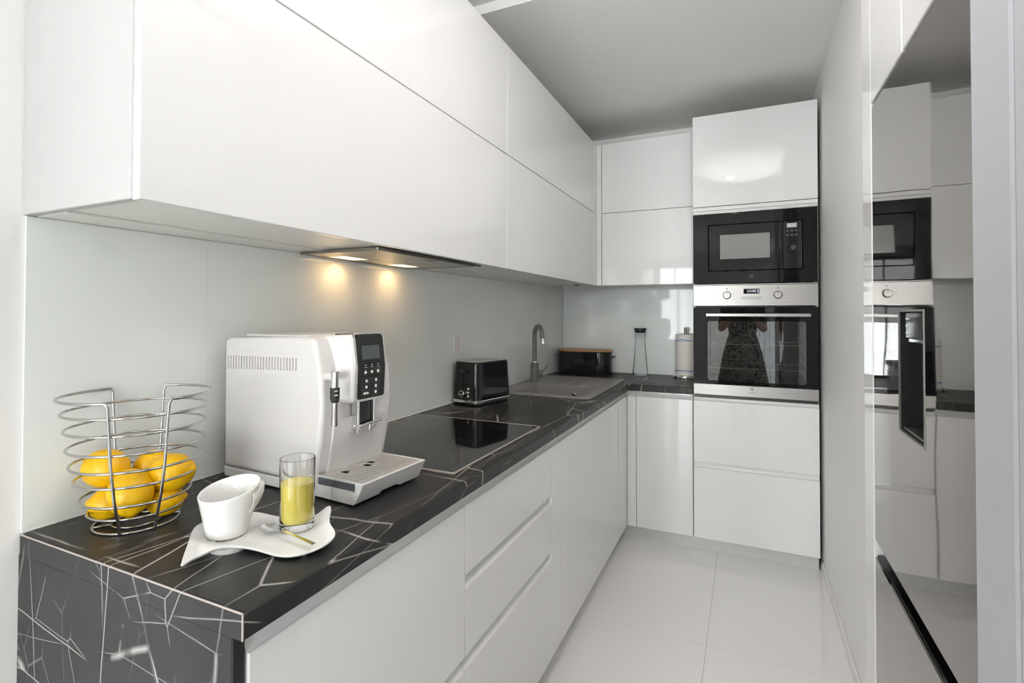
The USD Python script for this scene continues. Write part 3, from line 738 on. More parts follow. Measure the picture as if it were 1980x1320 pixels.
t = Thing('fridge_housing', 'glossy white cabinet housing framing the dark refrigerator', 'cabinet', (XF, .83, 0))
t.add('side_panel', box(XF - .001, 1.402, 0, 2.1, 1.496, 2.515, .0015), 'white_lacquer')
t.add('door', box(XF - .001, .829, 1.782, XF + .018, 1.1405, 2.515, .002), 'white_lacquer')
t.add('door', box(XF - .001, 1.1455, 1.782, XF + .018, 1.4012, 2.515, .002), 'white_lacquer')
t.add('body', box(XF + .02, .83, 1.785, 2.1, 1.4, 2.51), 'white_carcass')

# ================================================================ COFFEE MACHINE
MB, MR = np.array([.0365, .848, T]), -.0505
t = Thing('coffee_machine', 'white bean-to-cup coffee machine with black control panel on the worktop', 'coffee machine', MB, MR)
W = .222
prof = [(.004, .030), (.320, .030), (.323, .064), (.334, .115), (.340, .165), (.342, .215), (.338, .255), (.331, .292), (.320, .330), (.314, .343), (.304, .350), (.20, .349), (.02, .344), (.006, .339), (.002, .328)]
bm = prism(prof, .0, W, .010, 3, plane='xz')
slots = [box(.017 + q * .0100, -.01, .267 + .0003 * q, .0205 + q * .0100, .0035, .300 + .0001 * q, .0002) for q in range(25)]
slots += [box(.035 + 0, -.01, .3125, .285, .0012, .3138, .0001), box(.27, -.01, .2115, .36, .0010, .2128, .0001)]
bd = t.add('body', cut(bm, slots), 'machine_white', own=True, smooth=35)
t.add('base', prism([(.004, .004), (.31, .004), (.318, .012), (.319, .0285), (.003, .0285)], .001, W - .001, .004, 2, plane='xz'), 'machine_white', own=True)
for x, y in ((.03, .03), (.29, .03), (.03, W - .03), (.29, W - .03)):
    t.add('foot', cyl((x, y, 0), (x, y, .006), .012), 'black_rubber', own=True)
t.add('bean_lid', prism(rrect(.05, .02, .26, W - .02, .012), .3462, .3525, .002), 'machine_white', own=True)
t.add('filler_flap', prism(rrect(.275, .095, .300, .135, .004), .3462, .3545, .001), 'black_plastic', own=True)
# service door under the head
t.add('service_door', prism([(.3255, .040), (.338, .105), (.3435, .135), (.3475, .168), (.340, .168), (.332, .11), (.318, .04)], .030, W - .022, .002, 2, plane='xz'), 'machine_white', own=True)
head = hull_spheres([(.27, .035, .216), (.27, .200, .216), (.27, .035, .340), (.27, .200, .340), (.362, .066, .212), (.362, .154, .212), (.357, .066, .344), (.357, .154, .344), (.366, .066, .28), (.366, .154, .28)], .0115, 24)
t.add('head', head, 'machine_white', own=True, smooth=40)
def dense(y0, z0, y1, z1, r):
    p = rrect(y0, z0, y1, z1, r, 5)
    out = []
    for a, b in zip(p, p[1:] + p[:1]):
        n = max(1, int(np.hypot(b[0] - a[0], b[1] - a[1]) / .006))
        out += [(a[0] + (b[0] - a[0]) * k / n, a[1] + (b[1] - a[1]) * k / n) for k in range(n)]
    return out
def bent(lo, ho=None, th=.0055, back=-.004, x=None):
    """A flat or frame-shaped panel of the yz plane, cut into strips along z so that it bends with the machine's face."""
    P = Polygon(lo, [ho] if ho else [])
    zs = np.linspace(min(p[1] for p in lo) - .001, max(p[1] for p in lo) + .001, 22); ms = []
    for a_, b_ in zip(zs[:-1], zs[1:]):
        g = P.intersection(Polygon(rect(-1, a_, 1, b_)))
        for q in getattr(g, 'geoms', [g]):
            if q.area < 1e-10 or q.geom_type != 'Polygon': continue
            m = prism(np.array(q.exterior.coords)[:-1], 0, th, 0, plane='yz', holes=[np.array(r_.coords)[:-1] for r_ in q.interiors])
            v = np.array(m.vertices); v[:, 0] += xz(v[:, 2]) + back; m.vertices = v
            ms.append(m)
    return merge(ms)
xz = lambda z: np.interp(z, [.2, .28, .345, .353, .357], [.3738, .3776, .3690, .3655, .3615])
bz = dense(.0615, .203, .1605, .3560, .008); bh = dense(.0668, .2083, .1552, .3547, .006)
t.add('bezel', bent(bz, bh), 'chrome', own=True)
cpx = t.add('control_panel', bent(bh, None, .0045, -.0035), 'black_gloss_plastic', own=True)
px = lambda z: float(xz(np.array(z))) + .0014
t.add('screen', bent(dense(.083, .2975, .141, .3290, .001), None, .0012, .0004), 'screen_grey', own=True)
def outline(y0, z0, y1, z1, w=.0007):
    x = px((z0 + z1) / 2)
    return prism(rect(y0, z0, y1, z1), x - .0006, x + .0004, holes=[rect(y0 + w, z0 + w, y1 - w, z1 - w)], plane='yz')
def dot(y, z, r):
    x = px(z)
    return prism(ellipse(y, z, r, r * .9, 12), x - .0006, x + .0004, plane='yz')
for k in range(3):
    y = .091 + k * .0205
    t.add('button', merge([dot(y, .2845, .0016), box(px(.28) - .0004, y - .005, .2790, px(.28) + .0003, y + .005, .2797, .0001)]), 'print_white', own=True)
    b = t.add('button', outline(y - .0085, .2615, y + .0085, .2750), 'dark_steel', own=True)
    t.add('icon', dot(y, .2682, .0042), 'print_white', parent=b, own=True)
for r_, z in enumerate((.2475, .2335, .2195)):
    for k in range(2):
        y = .0955 + k * .031
        b = t.add('button', outline(y - .0130, z - .0050, y + .0130, z + .0062), 'dark_steel', own=True)
        ic = dot(y, z + .0006, .0040) if (r_ < 2 or k) else merge([box(px(z) - .0005, y - .008, z - .002, px(z) + .0004, y - .001, z + .003, .0001), box(px(z) - .0005, y + .001, z - .002, px(z) + .0004, y + .008, z + .003, .0001)])
        t.add('icon', ic, 'print_white', parent=b, own=True)
# coffee spouts
sp = t.add('coffee_spout', hull_spheres([(.335, .092, .197), (.335, .128, .197), (.352, .092, .197), (.352, .128, .197), (.352, .092, .155), (.352, .128, .155), (.345, .092, .155), (.345, .128, .155)], .004, 12), 'black_plastic', own=True)
for y in (.0845, .1345):
    t.add('spout_rail', prism(rrect(.344, y - .003, .366, y + .003, .002), .138, .205, .001), 'chrome', own=True, parent=sp)
    t.add('nozzle', cyl((.357, y + (.006 if y < .11 else -.006), .148), (.357, y + (.006 if y < .11 else -.006), .128), .0055), 'chrome', own=True, parent=sp)
t.add('spout_lip', hull_spheres([(.352, .083, .146), (.352, .165, .149), (.366, .088, .146), (.364, .160, .149)], .003, 12), 'chrome', own=True, parent=sp)
# steam wand
wd = t.add('steam_wand', cyl((.366, .012, .238), (.366, .012, .279), .0085, 24, .002), 'chrome', own=True)
t.add('pivot', cyl((.333, .018, .263), (.362, .013, .266), .0085, 20), 'machine_white', own=True, parent=wd)
sl = t.add('grip_sleeve', lathe([(.0082, .216), (.0092, .222), (.0095, .246), (.0082, .248)] and [(0, .211), (.0075, .211), (.0098, .219), (.0100, .243), (0, .243)], 24, (.366, .012, 0)), 'black_rubber', own=True, parent=wd)
t.add('tip', cyl((.366, .012, .160), (.366, .012, .212), .0070, 20), 'wire_chrome', own=True, parent=wd)
for z in (.227, .236):
    t.add('mark', hull_spheres([(.3735, .0055, z), (.3755, .010, z + .0005)], .0013, 8), 'print_white', own=True, parent=wd)
# drip tray
ty0, ty1 = .002, .212
tp = [(.318, .006), (.430, .004), (.437, .008), (.458, .050), (.454, .051), (.318, .051)]
tray = prism(tp, ty0, ty1, .0015, 2, plane='xz')
tray = cut(tray, [box(.318 - .02, ty0 + .006, .0465, .452, ty1 - .006, .06, .0005), box(.326, ty0 + .010, .036, .440, ty1 - .010, .05, .0005), box(.42, .075, -.01, .50, .150, .014, .003), box(.324, -.02, .031, .436, .0075, .0520, .001)])
dt = t.add('drip_tray', tray, 'machine_tray', own=True, smooth=25)
t.add('inner_tray', box(.3245, ty0 + .0040, .0315, .4355, ty0 + .0058, .0466, .0003), 'frame_dark', own=True, parent=dt)
gr = prism(rrect(.322, ty0 + .0065, .4515, ty1 - .0065, .003), .0470, .0500, .0006, holes=
           [rrect(.345, .018 + q * .0128, .345 + (.085 if q not in (2, 8, 9) else .0), .0205 + q * .0128, .0011, 2) for q in range(14) if q not in (2, 3, 7, 8, 9)]
           + [rrect(.385, .018 + q * .0128, .432, .0205 + q * .0128, .0011, 2) for q in (2, 3, 7, 8, 9)]
           + [rrect(.346, .046, .366, .061, .005), rrect(.352, .108, .374, .124, .005), rrect(.342, .1305, .364, .1435, .005)])
t.add('grille', gr, 'tray_metal', own=True, parent=dt)
t.add('tray_well', box(.3265, ty0 + .0105, .0355, .4395, ty1 - .0105, .0400), 'black_plastic', own=True, parent=dt)

# ================================================================ FRUIT BASKET AND LEMONS
BC = np.array([.1335, .6020, T])
t = Thing('fruit_basket', 'chrome wire fruit basket on the worktop end holding lemons', 'basket', BC)
levels = [(.0024, .0687), (.0300, .0765), (.0560, .0875), (.0925, .0965), (.1210, .1035), (.1525, .1078), (.1870, .1115), (.2185, .1160)]
rad = lambda z: float(np.interp(z, [l[0] for l in levels] + [.2475], [l[1] for l in levels] + [.1197]))
ang = np.linspace(0, 2 * PI, 72, endpoint=False)
for z, r_ in levels:
    t.add('ring', tube(np.column_stack([r_ * np.cos(ang), r_ * np.sin(ang), np.full(72, z)]), .0024, 10, True), 'wire_chrome', own=True, smooth=60)
a0 = math.radians(-29.1)
def side_wire(c0):
    """One bent wire: up from the base, round the side of the top and down to the base again."""
    lo, hi = c0 - PI / 2 + math.radians(21), c0 + PI / 2 - math.radians(21)
    pts = []
    for z in np.linspace(.0, .236, 12): pts.append(((rad(z) + .0045) * math.cos(lo), (rad(z) + .0045) * math.sin(lo), z + .0024))
    for a in np.linspace(lo + .035, hi - .035, 44): pts.append((.1225 * math.cos(a), .1225 * math.sin(a), .2462))
    for z in np.linspace(.236, .0, 12): pts.append(((rad(z) + .0045) * math.cos(hi), (rad(z) + .0045) * math.sin(hi), z + .0024))
    return tube(pts, .0027, 10)
for s in (PI / 2, -PI / 2):
    t.add('side_wire', side_wire(a0 + s), 'wire_chrome', own=True, smooth=60)
t.add('base_wire', tube(np.column_stack([.040 * np.cos(ang), .040 * np.sin(ang), np.full(72, .0024)]), .0022, 10, True), 'wire_chrome', own=True, smooth=60)
for k in range(2):
    a = a0 + PI / 2 + k * PI
    t.add('base_wire', cyl((.038 * math.cos(a), .038 * math.sin(a), .0024), (.0687 * math.cos(a), .0687 * math.sin(a), .0024), .002, 8), 'wire_chrome', own=True)
def lemon(L, R, seed):
    u = np.linspace(0, PI, 22)
    prof = []
    for q in u:
        z = -math.cos(q); r = math.sin(q) ** .92
        prof.append([R * r, L / 2 * .86 * z])
    prof = [[r, z + (.0065 * math.exp(-(r / (.28 * R)) ** 2) * (1 if z > 0 else -.6))] for r, z in prof]
    prof[0][0] = prof[-1][0] = 0
    m = lathe(prof, 28)
    v = np.array(m.vertices)
    n = meshkit.fbm(v * 45 + seed * 9.1, 2, seed) - .5
    v *= (1 + .06 * n)[:, None]
    m.vertices = v
    return m
lem = [  # centre, axis, length, radius, label
    ((.156, .577, .962), (.45, -.25, -.62), .098, .0375, 'large lemon at the front of the basket between the two upright wires'),
    ((.068, .580, .995), (.75, .35, -.18), .094, .0365, 'lemon resting at upper left in the wire basket'),
    ((.172, .640, .984), (.86, .50, .16), .098, .0365, 'lemon resting at upper right in the wire basket'),
    ((.090, .655, .985), (.5, .9, .2), .076, .030, 'lemon at the back of the basket, mostly hidden behind the front one'),
    ((.096, .570, .934), (-.6, -.55, .12), .072, .0285, 'lemon low on the left of the basket, peeking under its neighbour'),
    ((.168, .634, .930), (.3, .9, .05), .072, .028, 'lemon low on the right of the basket, under the upper right one')]
for i, (c, ax, L, R, lab) in enumerate(lem):
    ax = np.array(ax) / np.linalg.norm(ax)
    M = trimesh.geometry.align_vectors([0, 0, 1], ax)
    t = Thing('lemon', lab, 'lemon', c, 0, group='lemons in the wire basket')
    m = lemon(L, R, i); m.apply_transform(M)
    t.add('fruit', m, 'lemon_peel', own=True, smooth=60)
    zt = -L / 2 * .86 - .0035
    st = lathe([(0, -.0015), (.0028, -.0012), (.0034, .0015), (0, .003)], 10, (0, 0, zt)); st.apply_transform(M)
    t.add('stem_end', st, 'lemon_tip', own=True)

# ================================================================ SAUCER, CUP, SPOON, GLASS
def unproject(u, v, z):
    q = fw + rt * (u - PPX) / FPX - up * (v - PPY) / FPX
    k = (z - CAM[2]) / q[2]
    return np.array([CAM[0] + k * q[0], CAM[1] + k * q[1]])
# outline of the wave-shaped plate measured on the worktop: x, y, height of its rim over the worktop
rim = [(349, 1091, .018), (356, 1068, .021), (366, 1040, .023), (378, 1017, .023), (402, 1006, .020), (440, 998, .015), (490, 989, .011), (516, 993, .009), (541, 998, .009), (575, 1000, .011), (606, 997, .016),
       (620, 988, .024), (632, 979, .031), (638, 1000, .027), (643, 1018, .024), (648, 1034, .021), (638, 1046, .018), (615, 1059, .014), (590, 1068, .011), (565, 1073, .0095), (540, 1073, .009), (515, 1067, .010),
       (490, 1060, .012), (465, 1056, .014), (440, 1056, .016), (415, 1061, .018), (392, 1071, .0185), (370, 1081, .018), (357, 1089, .0178)]
P3 = np.array([[*unproject(u, v, T + h), h] for u, v, h in rim])
SC = np.array([.425, .585])
inner = [(.372 + .033 * math.cos(a), .623 + .033 * math.sin(a), .0092) for a in np.linspace(0, 2 * PI, 9)[:-1]] + [(.456 + .029 * math.cos(a), .6935 + .029 * math.sin(a), .0088) for a in np.linspace(0, 2 * PI, 9)[:-1]] + [(.372, .623, .0092), (.456, .6935, .0088), (.42, .655, .0085), (.455, .635, .0080)]
ctrl = np.vstack([P3, np.array(inner)])
rbf = RBFInterpolator(ctrl[:, :2], ctrl[:, 2], smoothing=2e-5, kernel='thin_plate_spline')
bound = smooth_path(np.vstack([P3, P3[:1]])[:, :2], 170)[:-1]
for tip in (0, 12):                                                  # keep the two pointed corners
    k = np.argmin(np.hypot(*(bound - P3[tip, :2]).T)); bound[k] = P3[tip, :2]
poly = Polygon(bound).buffer(0)
poly = max(poly.geoms, key=lambda g: g.area) if hasattr(poly, 'geoms') else poly
bound = np.array(poly.exterior.coords)[:-1]
gx, gy = np.meshgrid(np.arange(bound[:, 0].min(), bound[:, 0].max(), .004), np.arange(bound[:, 1].min(), bound[:, 1].max(), .004))
ip = poly.buffer(-.0025)
grid = np.array([p for p in np.column_stack([gx.ravel(), gy.ravel()]) if ip.contains(Point(p))])
pts = np.vstack([bound, grid])
tri = np.array([s for s in Delaunay(pts).simplices if poly.buffer(1e-6).contains(Point(pts[s].mean(0)))])
pa = pts[tri]; ar = np.cross(pa[:, 1] - pa[:, 0], pa[:, 2] - pa[:, 0]); tri[ar < 0] = tri[ar < 0][:, ::-1]
h = rbf(pts)
def plate_h(x, y): return float(rbf(np.array([[x, y]]))[0])
nb, npt = len(bound), len(pts)
sgn = 1 if area2(bound) > 0 else -1
Vt = np.column_stack([pts, T + h]); Vb = np.column_stack([pts, T + h - .0042])
Vb[:nb, :2] = offset(bound, sgn * .0012); Vt[:nb, :2] = offset(bound, sgn * .0006); 
mid = np.column_stack([bound, T + h[:nb] - .0018])
F = [tuple(s) for s in tri] + [tuple(s[::-1] + npt) for s in tri]
for i in range(nb):
    j = (i + 1) % nb
    a, b, c, d = i, j, 2 * npt + i, 2 * npt + j
    e_, f_ = npt + i, npt + j
    q = [(a, c, d), (a, d, b), (c, e_, f_), (c, f_, d)]
    F += q if sgn > 0 else [x[::-1] for x in q]
t = Thing('saucer', 'white wave-shaped porcelain party plate on the worktop', 'saucer', (*SC, T))
t.add('plate', tm(np.vstack([Vt, Vb, mid]), F), 'porcelain', smooth=60)
t.add('foot_ring', lathe([(.026, 0), (.032, 0), (.036, .010), (.024, .0105), (.026, 0)], 40, (.398, .603, T)), 'porcelain', smooth=50)
t.add('foot_peg', lathe([(0, 0), (.003, .0), (.0045, .004), (.005, .009), (0, .010)], 16, (.5375, .6346, T)), 'porcelain')

CC = np.array([.366, .620, T + .0098])
t = Thing('coffee_cup', 'white porcelain cup with slanted rim and folded handle on the saucer', 'cup', CC)
NA, right = 64, math.radians(24.6)
def cup_mesh():
    outer = [(.000, .0), (.72, .0), (.90, .02), (1.0, .06)]
    A = np.linspace(0, 2 * PI, NA, endpoint=False)
    rings = []
    def ring(s, shrink=0.):
        """s from 0 (foot) to 1 (rim) up the wall."""
        r = .0325 + (.0505 - .0325) * s ** .95 - shrink
        top = .082 + .010 * np.cos(A - (right + 1.05))
        z = top * s
        lean = .004 * s
        return np.column_stack([r * 1.02 * np.cos(A) + lean * math.cos(right), r * .98 * np.sin(A) + lean * math.sin(right), z])
    c0 = np.zeros((1, 3)); V = [c0]
    rings = [ring(0) * [.6, .6, 1], ring(0) * [.94, .94, 1], ring(.03)] + [ring(s) for s in np.linspace(.08, .985, 14)] + [ring(1.0, .0016)] + [ring(.985, .0034)] + [ring(s, .0036) for s in np.linspace(.93, .12, 12)]
    last = ring(.08, .006); rings.append(last); r2 = ring(.06, .014); rings.append(r2)
    V = np.vstack([c0] + rings + [np.array([[.0, .0, .0055]])])
    F = []
    for i in range(NA): F.append((0, 1 + (i + 1) % NA, 1 + i))
    for k in range(len(rings) - 1):
        for i in range(NA):
            j = (i + 1) % NA
            a, b, c, d = 1 + k * NA + i, 1 + k * NA + j, 1 + (k + 1) * NA + j, 1 + (k + 1) * NA + i
            F += [(a, b, c), (a, c, d)]
    e0 = 1 + (len(rings) - 1) * NA
    for i in range(NA): F.append((e0 + i, e0 + (i + 1) % NA, len(V) - 1))
    return tm(V, F)
t.add('bowl', cup_mesh(), 'porcelain', own=True, smooth=60)
def band(path, widths, th, side):
    """A folded porcelain band: path points (3-D), full width across `side`, thickness th."""
    p = smooth_path(path, 40); w = np.interp(np.linspace(0, 1, 40), np.linspace(0, 1, len(widths)), widths)
    tg = np.gradient(p, axis=0); tg /= np.linalg.norm(tg, axis=1, keepdims=True)
    side = np.asarray(side, float); nr = np.cross(tg, side); nr /= np.linalg.norm(nr, axis=1, keepdims=True)
    prof = [(math.cos(a), math.sin(a)) for a in np.linspace(0, 2 * PI, 14, endpoint=False)]
    V = np.vstack([p[i] + np.array([side * w[i] / 2 * np.sign(c) * abs(c) ** .6 + nr[i] * th / 2 * np.sign(s) * abs(s) ** .8 for c, s in prof]) for i in range(40)])
    n = len(prof); F = []
    for i in range(39):
        for j in range(n):
            l = (j + 1) % n
            F += [(i * n + j, (i + 1) * n + l, i * n + l), (i * n + j, (i + 1) * n + j, (i + 1) * n + l)]
    V = np.vstack([V, p[:1], p[-1:]])
    for j in range(n):
        l = (j + 1) % n
        F += [(40 * n, j, l), (40 * n + 1, 39 * n + l, 39 * n + j)]
    m = tm(V, F); m.fix_normals(); return m
hx = np.array([math.cos(right), math.sin(right), 0]); hy = np.array([-math.sin(right), math.cos(right), 0])
pt3 = lambda a, b, z: a * hx + b * hy + np.array([0, 0, z])
t.add('handle', band([pt3(.0450, .014, .0835), pt3(.0500, .011, .077), pt3(.0525, .006, .066), pt3(.0500, .002, .054), pt3(.0450, .000, .044), pt3(.0415, .000, .038)], [.046, .042, .036, .028, .020, .014], .0038, hy), 'porcelain', own=True, smooth=60)

GC = np.array([.4560, .6935, T + .0092])
t = Thing('juice_glass', 'small straight glass half full of yellow juice on the saucer', 'glass', GC)
R0, H = .0303, .128
t.add('tumbler', lathe([(0, 0), (R0 - .0022, 0), (R0 - .0004, .0015), (R0 - .0002, .01), (R0 + .0003, H - .001), (R0 - .0004, H), (R0 - .0013, H - .0008), (R0 - .0018, .02), (R0 - .003, .0145), (0, .013)], 56), 'clear_glass', own=True, smooth=50)
t.add('juice', lathe([(0, .0132), (R0 - .0034, .0147), (R0 - .0021, .0200), (R0 - .0018, .0835), (R0 - .0028, .0830), (0, .0828)], 56), 'juice', own=True, smooth=50)

# teaspoon lying on the saucer, its handle towards the camera's right
b0, b1 = unproject(523, 1018, T + .018), unproject(606, 1052, T + .021)
ux = (b1 - b0) / np.linalg.norm(b1 - b0); ps = np.array([-ux[1], ux[0]]); Ls = np.linalg.norm(b1 - b0)
t = Thing('teaspoon', 'small polished teaspoon lying across the saucer beside the glass', 'spoon', (*b0, T + .0095))
ns, nw = 34, 9
S_ = np.linspace(-.021, Ls, ns); top = []; 
for s in S_:
    if s < .021: w = .0150 * math.sqrt(max(1 - (s / .0212) ** 2, .004)); dep = .0055 * max(1 - (s / .0212) ** 2, 0)
    else: w = 0; dep = 0
    hw = .0022 + .0016 * np.clip((s - .03) / (Ls - .03), 0, 1) if s > .012 else 0
    w = max(w, hw)
    z = .0085 + .0035 * np.clip((s - .015) / .03, 0, 1) + .0008 * np.clip((s - .045) / .05, 0, 1)
    for q in np.linspace(-1, 1, nw):
        top.append([s, q * w, z - dep * (1 - q * q)])
top = np.array(top); bot = top - [0, 0, .0011]
V = np.vstack([top, bot]); F = []; nT = len(top)
for i in range(ns - 1):
    for j in range(nw - 1):
        a, b, c, d = i * nw + j, (i + 1) * nw + j, (i + 1) * nw + j + 1, i * nw + j + 1
        F += [(a, b, c), (a, c, d), (nT + a, nT + c, nT + b), (nT + a, nT + d, nT + c)]
for i in range(ns - 1):
    for j, fl_ in ((0, 0), (nw - 1, 1)):
        a, b = i * nw + j, (i + 1) * nw + j
        q = [(a, nT + a, nT + b), (a, nT + b, b)]
        F += [x[::-1] for x in q] if fl_ else q
for i, fl_ in ((0, 1), (ns - 1, 0)):
    for j in range(nw - 1):
        a, b = i * nw + j, i * nw + j + 1
        q = [(a, nT + a, nT + b), (a, nT + b, b)]
        F += [x[::-1] for x in q] if fl_ else q
Vw = np.column_stack([V[:, :1] * ux + V[:, 1:2] * ps, V[:, 2]]) + np.array([0, 0, .0])
sp_mesh = tm(Vw, F); sp_mesh.fix_normals()
sel = top[:, 0].mean()
t.add('bowl_and_handle', sp_mesh, 'chrome', own=True, smooth=50)

# ================================================================ TOASTER
TC, TR = np.array([.109, 2.066, T]), math.radians(-12.8)
t = Thing('toaster', 'black two-slot toaster with chrome base band on the worktop', 'toaster', TC, TR)
tw, tl = .082, .128
t.add('foot', prism(rrect(-tw + .012, -tl + .012, tw - .012, tl - .012, .03, 8), 0, .012, .002), 'black_plastic', own=True)
t.add('base_band', prism(rrect(-tw, -tl, tw, tl, .040, 10), .010, .026, .003), 'chrome', own=True)
def taper(z0, z1, f, r=.012):
    m = prism(rrect(-tw + .0015, -tl + .0015, tw - .0015, tl - .0015, .039, 12), z0, z1, .008, 4, r0=.001)
    v = np.array(m.vertices); k = (v[:, 2] - z0) / (z1 - z0)
    v[:, 0] *= 1 - .10 * k ** 1.6; v[:, 1] *= 1 - .055 * k ** 1.6; m.vertices = v
    return m
bodyt = cut(taper(.0265, .190, 0), [box(-.0022, -tl - .01, .075, .0022, -tl + .02, .160, .0002)])
t.add('body', bodyt, 'black_enamel', own=True, smooth=40)
tp = prism(rrect(-.0665, -.1165, .0665, .1165, .032, 10), .1895, .1935, .0015, holes=[rrect(-.040, -.075, -.012, .075, .004), rrect(.012, -.075, .040, .075, .004)])
t.add('top_plate', tp, 'tray_metal', own=True)
t.add('slot_lining', merge([box(-.0405, -.0755, .1892, -.0115, .0755, .1899, .0001), box(.0115, -.0755, .1892, .0405, .0755, .1899, .0001)]), 'black_plastic', own=True)
yf = lambda z: -(tl - .0015) * (1 - .055 * ((z - .0265) / .1635) ** 1.6)
lv = t.add('lever', box(-.020, yf(.150) - .020, .147, .020, yf(.150) - .002, .155, .002), 'black_plastic', own=True)
def knob_y(x, z, r, th, m='chrome', nm='button', par=None):
    return t.add(nm, cyl((x, yf(z) + .001, z), (x, yf(z) - th, z), r, 28, .0015), m, own=True, parent=par)
dk = knob_y(-.004, .052, .0155, .010, 'chrome', 'dial')
t.add('dial_face', cyl((-.004, yf(.052) - .0095, .052), (-.004, yf(.052) - .0115, .052), .0118, 24), 'black_gloss_plastic', own=True, parent=dk)
t.add('mark', box(-.0165, yf(.05) - .0122, .0490, .0085, yf(.05) - .0112, .0520, .0003), 'print_white', own=True, parent=dk)
for z in (.044, .060, .076): knob_y(.033, z, .0062, .006)
pl = lambda *p: [TC + np.array([math.cos(TR) * a - math.sin(TR) * b, math.sin(TR) * a + math.cos(TR) * b, c]) for a, b, c in p]
cordp = smooth_path(pl((-.075, .05, .05), (-.092, .03, .03), (-.085, .00, .06), (-.080, -.045, .115), (-.082, -.075, .10), (-.086, -.085, .05), (-.09, -.09, .012), (-.09, -.06, .004)), 60)
cordp[:, 0] = np.maximum(cordp[:, 0], .013)
t.add('power_cord', tube(cordp, .0035, 8), 'black_rubber', smooth=60)
t.add('plug', hull_spheres([(.026, 2.01, T + .024), (.026, 2.02, T + .050)], [.0150, .0165], 16), 'black_rubber', smooth=60)

# ================================================================ BREAD BIN, CARAFE, PAPER ROLL
bx, by, bw, bdp = .213, 3.352, .186, .092
t = Thing('bread_bin', 'black oval metal bread bin with bamboo lid in the back corner', 'bread bin', (bx, by, T))
t.add('tub', prism(rrect(-bw, -bdp, bw, bdp, .0915, 14), .0, .150, .003), 'black_enamel', own=True, smooth=50)
t.add('lid', prism(rrect(-bw - .004, -bdp - .004, bw + .004, bdp + .004, .0955, 14), .1505, .164, .003), 'bamboo', own=True, smooth=50)
for s in (-1, 1):
    pth = smooth_path([(s * (bw - .002), -.03, .118), (s * (bw + .010), -.03, .118), (s * (bw + .013), -.0, .118), (s * (bw + .010), .03, .118), (s * (bw - .002), .03, .118)], 24)
    hn = t.add('handle', tube(pth, .0055, 10), 'black_plastic', own=True, smooth=60)
    t.add('rivet', cyl((s * (bw + .005), -.033, .118), (s * (bw + .005), -.0375, .118), .006), 'chrome', own=True, parent=hn)
t.add('lettering', text_on('BREAD', .030, (.02, -bdp + .0006, .085), '-y', .001), 'print_faint', own=True)

t = Thing('carafe', 'clear glass conical carafe with black stopper on the back worktop', 'carafe', (.570, 3.430, T))
pr = [(0, .0005), (.046, .0005), (.049, .002), (.0495, .006), (.046, .04), (.036, .16), (.0315, .215), (.031, .24), (.0335, .272), (.0355, .2795), (0, .2795)]
t.add('body', lathe(pr, 48), 'carafe_glass', own=True, smooth=60)
st = t.add('stopper', lathe([(0, .280), (.0325, .280), (.034, .284), (.0355, .2925), (.0395, .296), (.0400, .3065), (.038, .309), (0, .309)], 40), 'black_plastic', own=True)

RX, RY = .858, 3.410
t = Thing('paper_towel_holder', 'chrome upright kitchen paper holder at the end of the back worktop', 'paper holder', (RX, RY, T))
t.add('base', lathe([(0, 0), (.078, 0), (.080, .004), (.078, .013), (.074, .016), (0, .016)], 48), 'chrome', own=True)
t.add('pole', cyl((0, 0, .0155), (0, 0, .318), .0085, 20, .003), 'dark_steel', own=True)
t = Thing('paper_towel_roll', 'white kitchen paper roll with blue printed borders on the holder', 'paper roll', (RX, RY, T + .0165))
def wob(z, amp):
    a = np.linspace(0, 2 * PI, 64, endpoint=False)
    return np.column_stack([.0605 * np.cos(a), .0605 * np.sin(a), z + amp * np.sin(a * 3 + .6)])
t.add('roll', lathe([(.0195, .002), (.0195, .0), (.058, 0), (.060, .002), (.060, .255), (.058, .2575), (.0195, .2575), (.0195, .002)], 56), 'tissue', own=True, smooth=40)
for z, amp in ((.222, .003), (.031, .0025)):
    t.add('border', tube(wob(z, amp), .0022, 6, True), 'tissue_blue', own=True)
    t.add('border', tube(wob(z - .006, -amp * .6), .0011, 6, True), 'tissue_blue', own=True)

# ================================================================ THE PHOTOGRAPHER (mirrored in the oven door)
PB = np.array([1.17, -.42, 0.])
def chain(bones, n=18):
    """A body as one surface: every bone the hull of the spheres at its two joints."""
    return m3.Manifold.batch_boolean([m3.Manifold.batch_hull([m3.Manifold.sphere(ra, n).translate([float(v) for v in a]), m3.Manifold.sphere(rb, n).translate([float(v) for v in b])]) for a, ra, b, rb in bones], m3.OpType.Add)
def soften(M, length, it=12):
    m = from_m3(M.refine_to_length(length))
    m = trimesh.Trimesh(m.vertices, m.faces, process=True)
    trimesh.smoothing.filter_taubin(m, lamb=.5, nu=.53, iterations=it)
    return m
p = lambda x, y, z: np.array([x, y, z])
J = dict(pel=p(0, 0, .93), waist=p(0, .01, 1.08), chest=p(0, .015, 1.27), neck=p(0, .01, 1.415), head=p(0, .045, 1.52), crown=p(0, .03, 1.575))
bones = [(J['pel'], .125, J['waist'], .115), (J['waist'], .115, J['chest'], .125), (J['chest'], .12, p(0, .01, 1.36), .075), (p(-.07, .0, .95), .10, p(.07, .0, .95), .10), (p(-.075, .01, 1.27), .095, p(.075, .01, 1.27), .095),
         (p(0, .01, 1.36), .06, J['neck'], .050), (J['neck'], .048, p(0, .03, 1.46), .048), (p(0, .055, 1.475), .050, J['head'], .075), (J['head'], .075, J['crown'], .078), (p(0, .085, 1.462), .025, p(0, .07, 1.50), .05), (p(0, .122, 1.505), .008, p(0, .105, 1.535), .010)]
wrists = {}
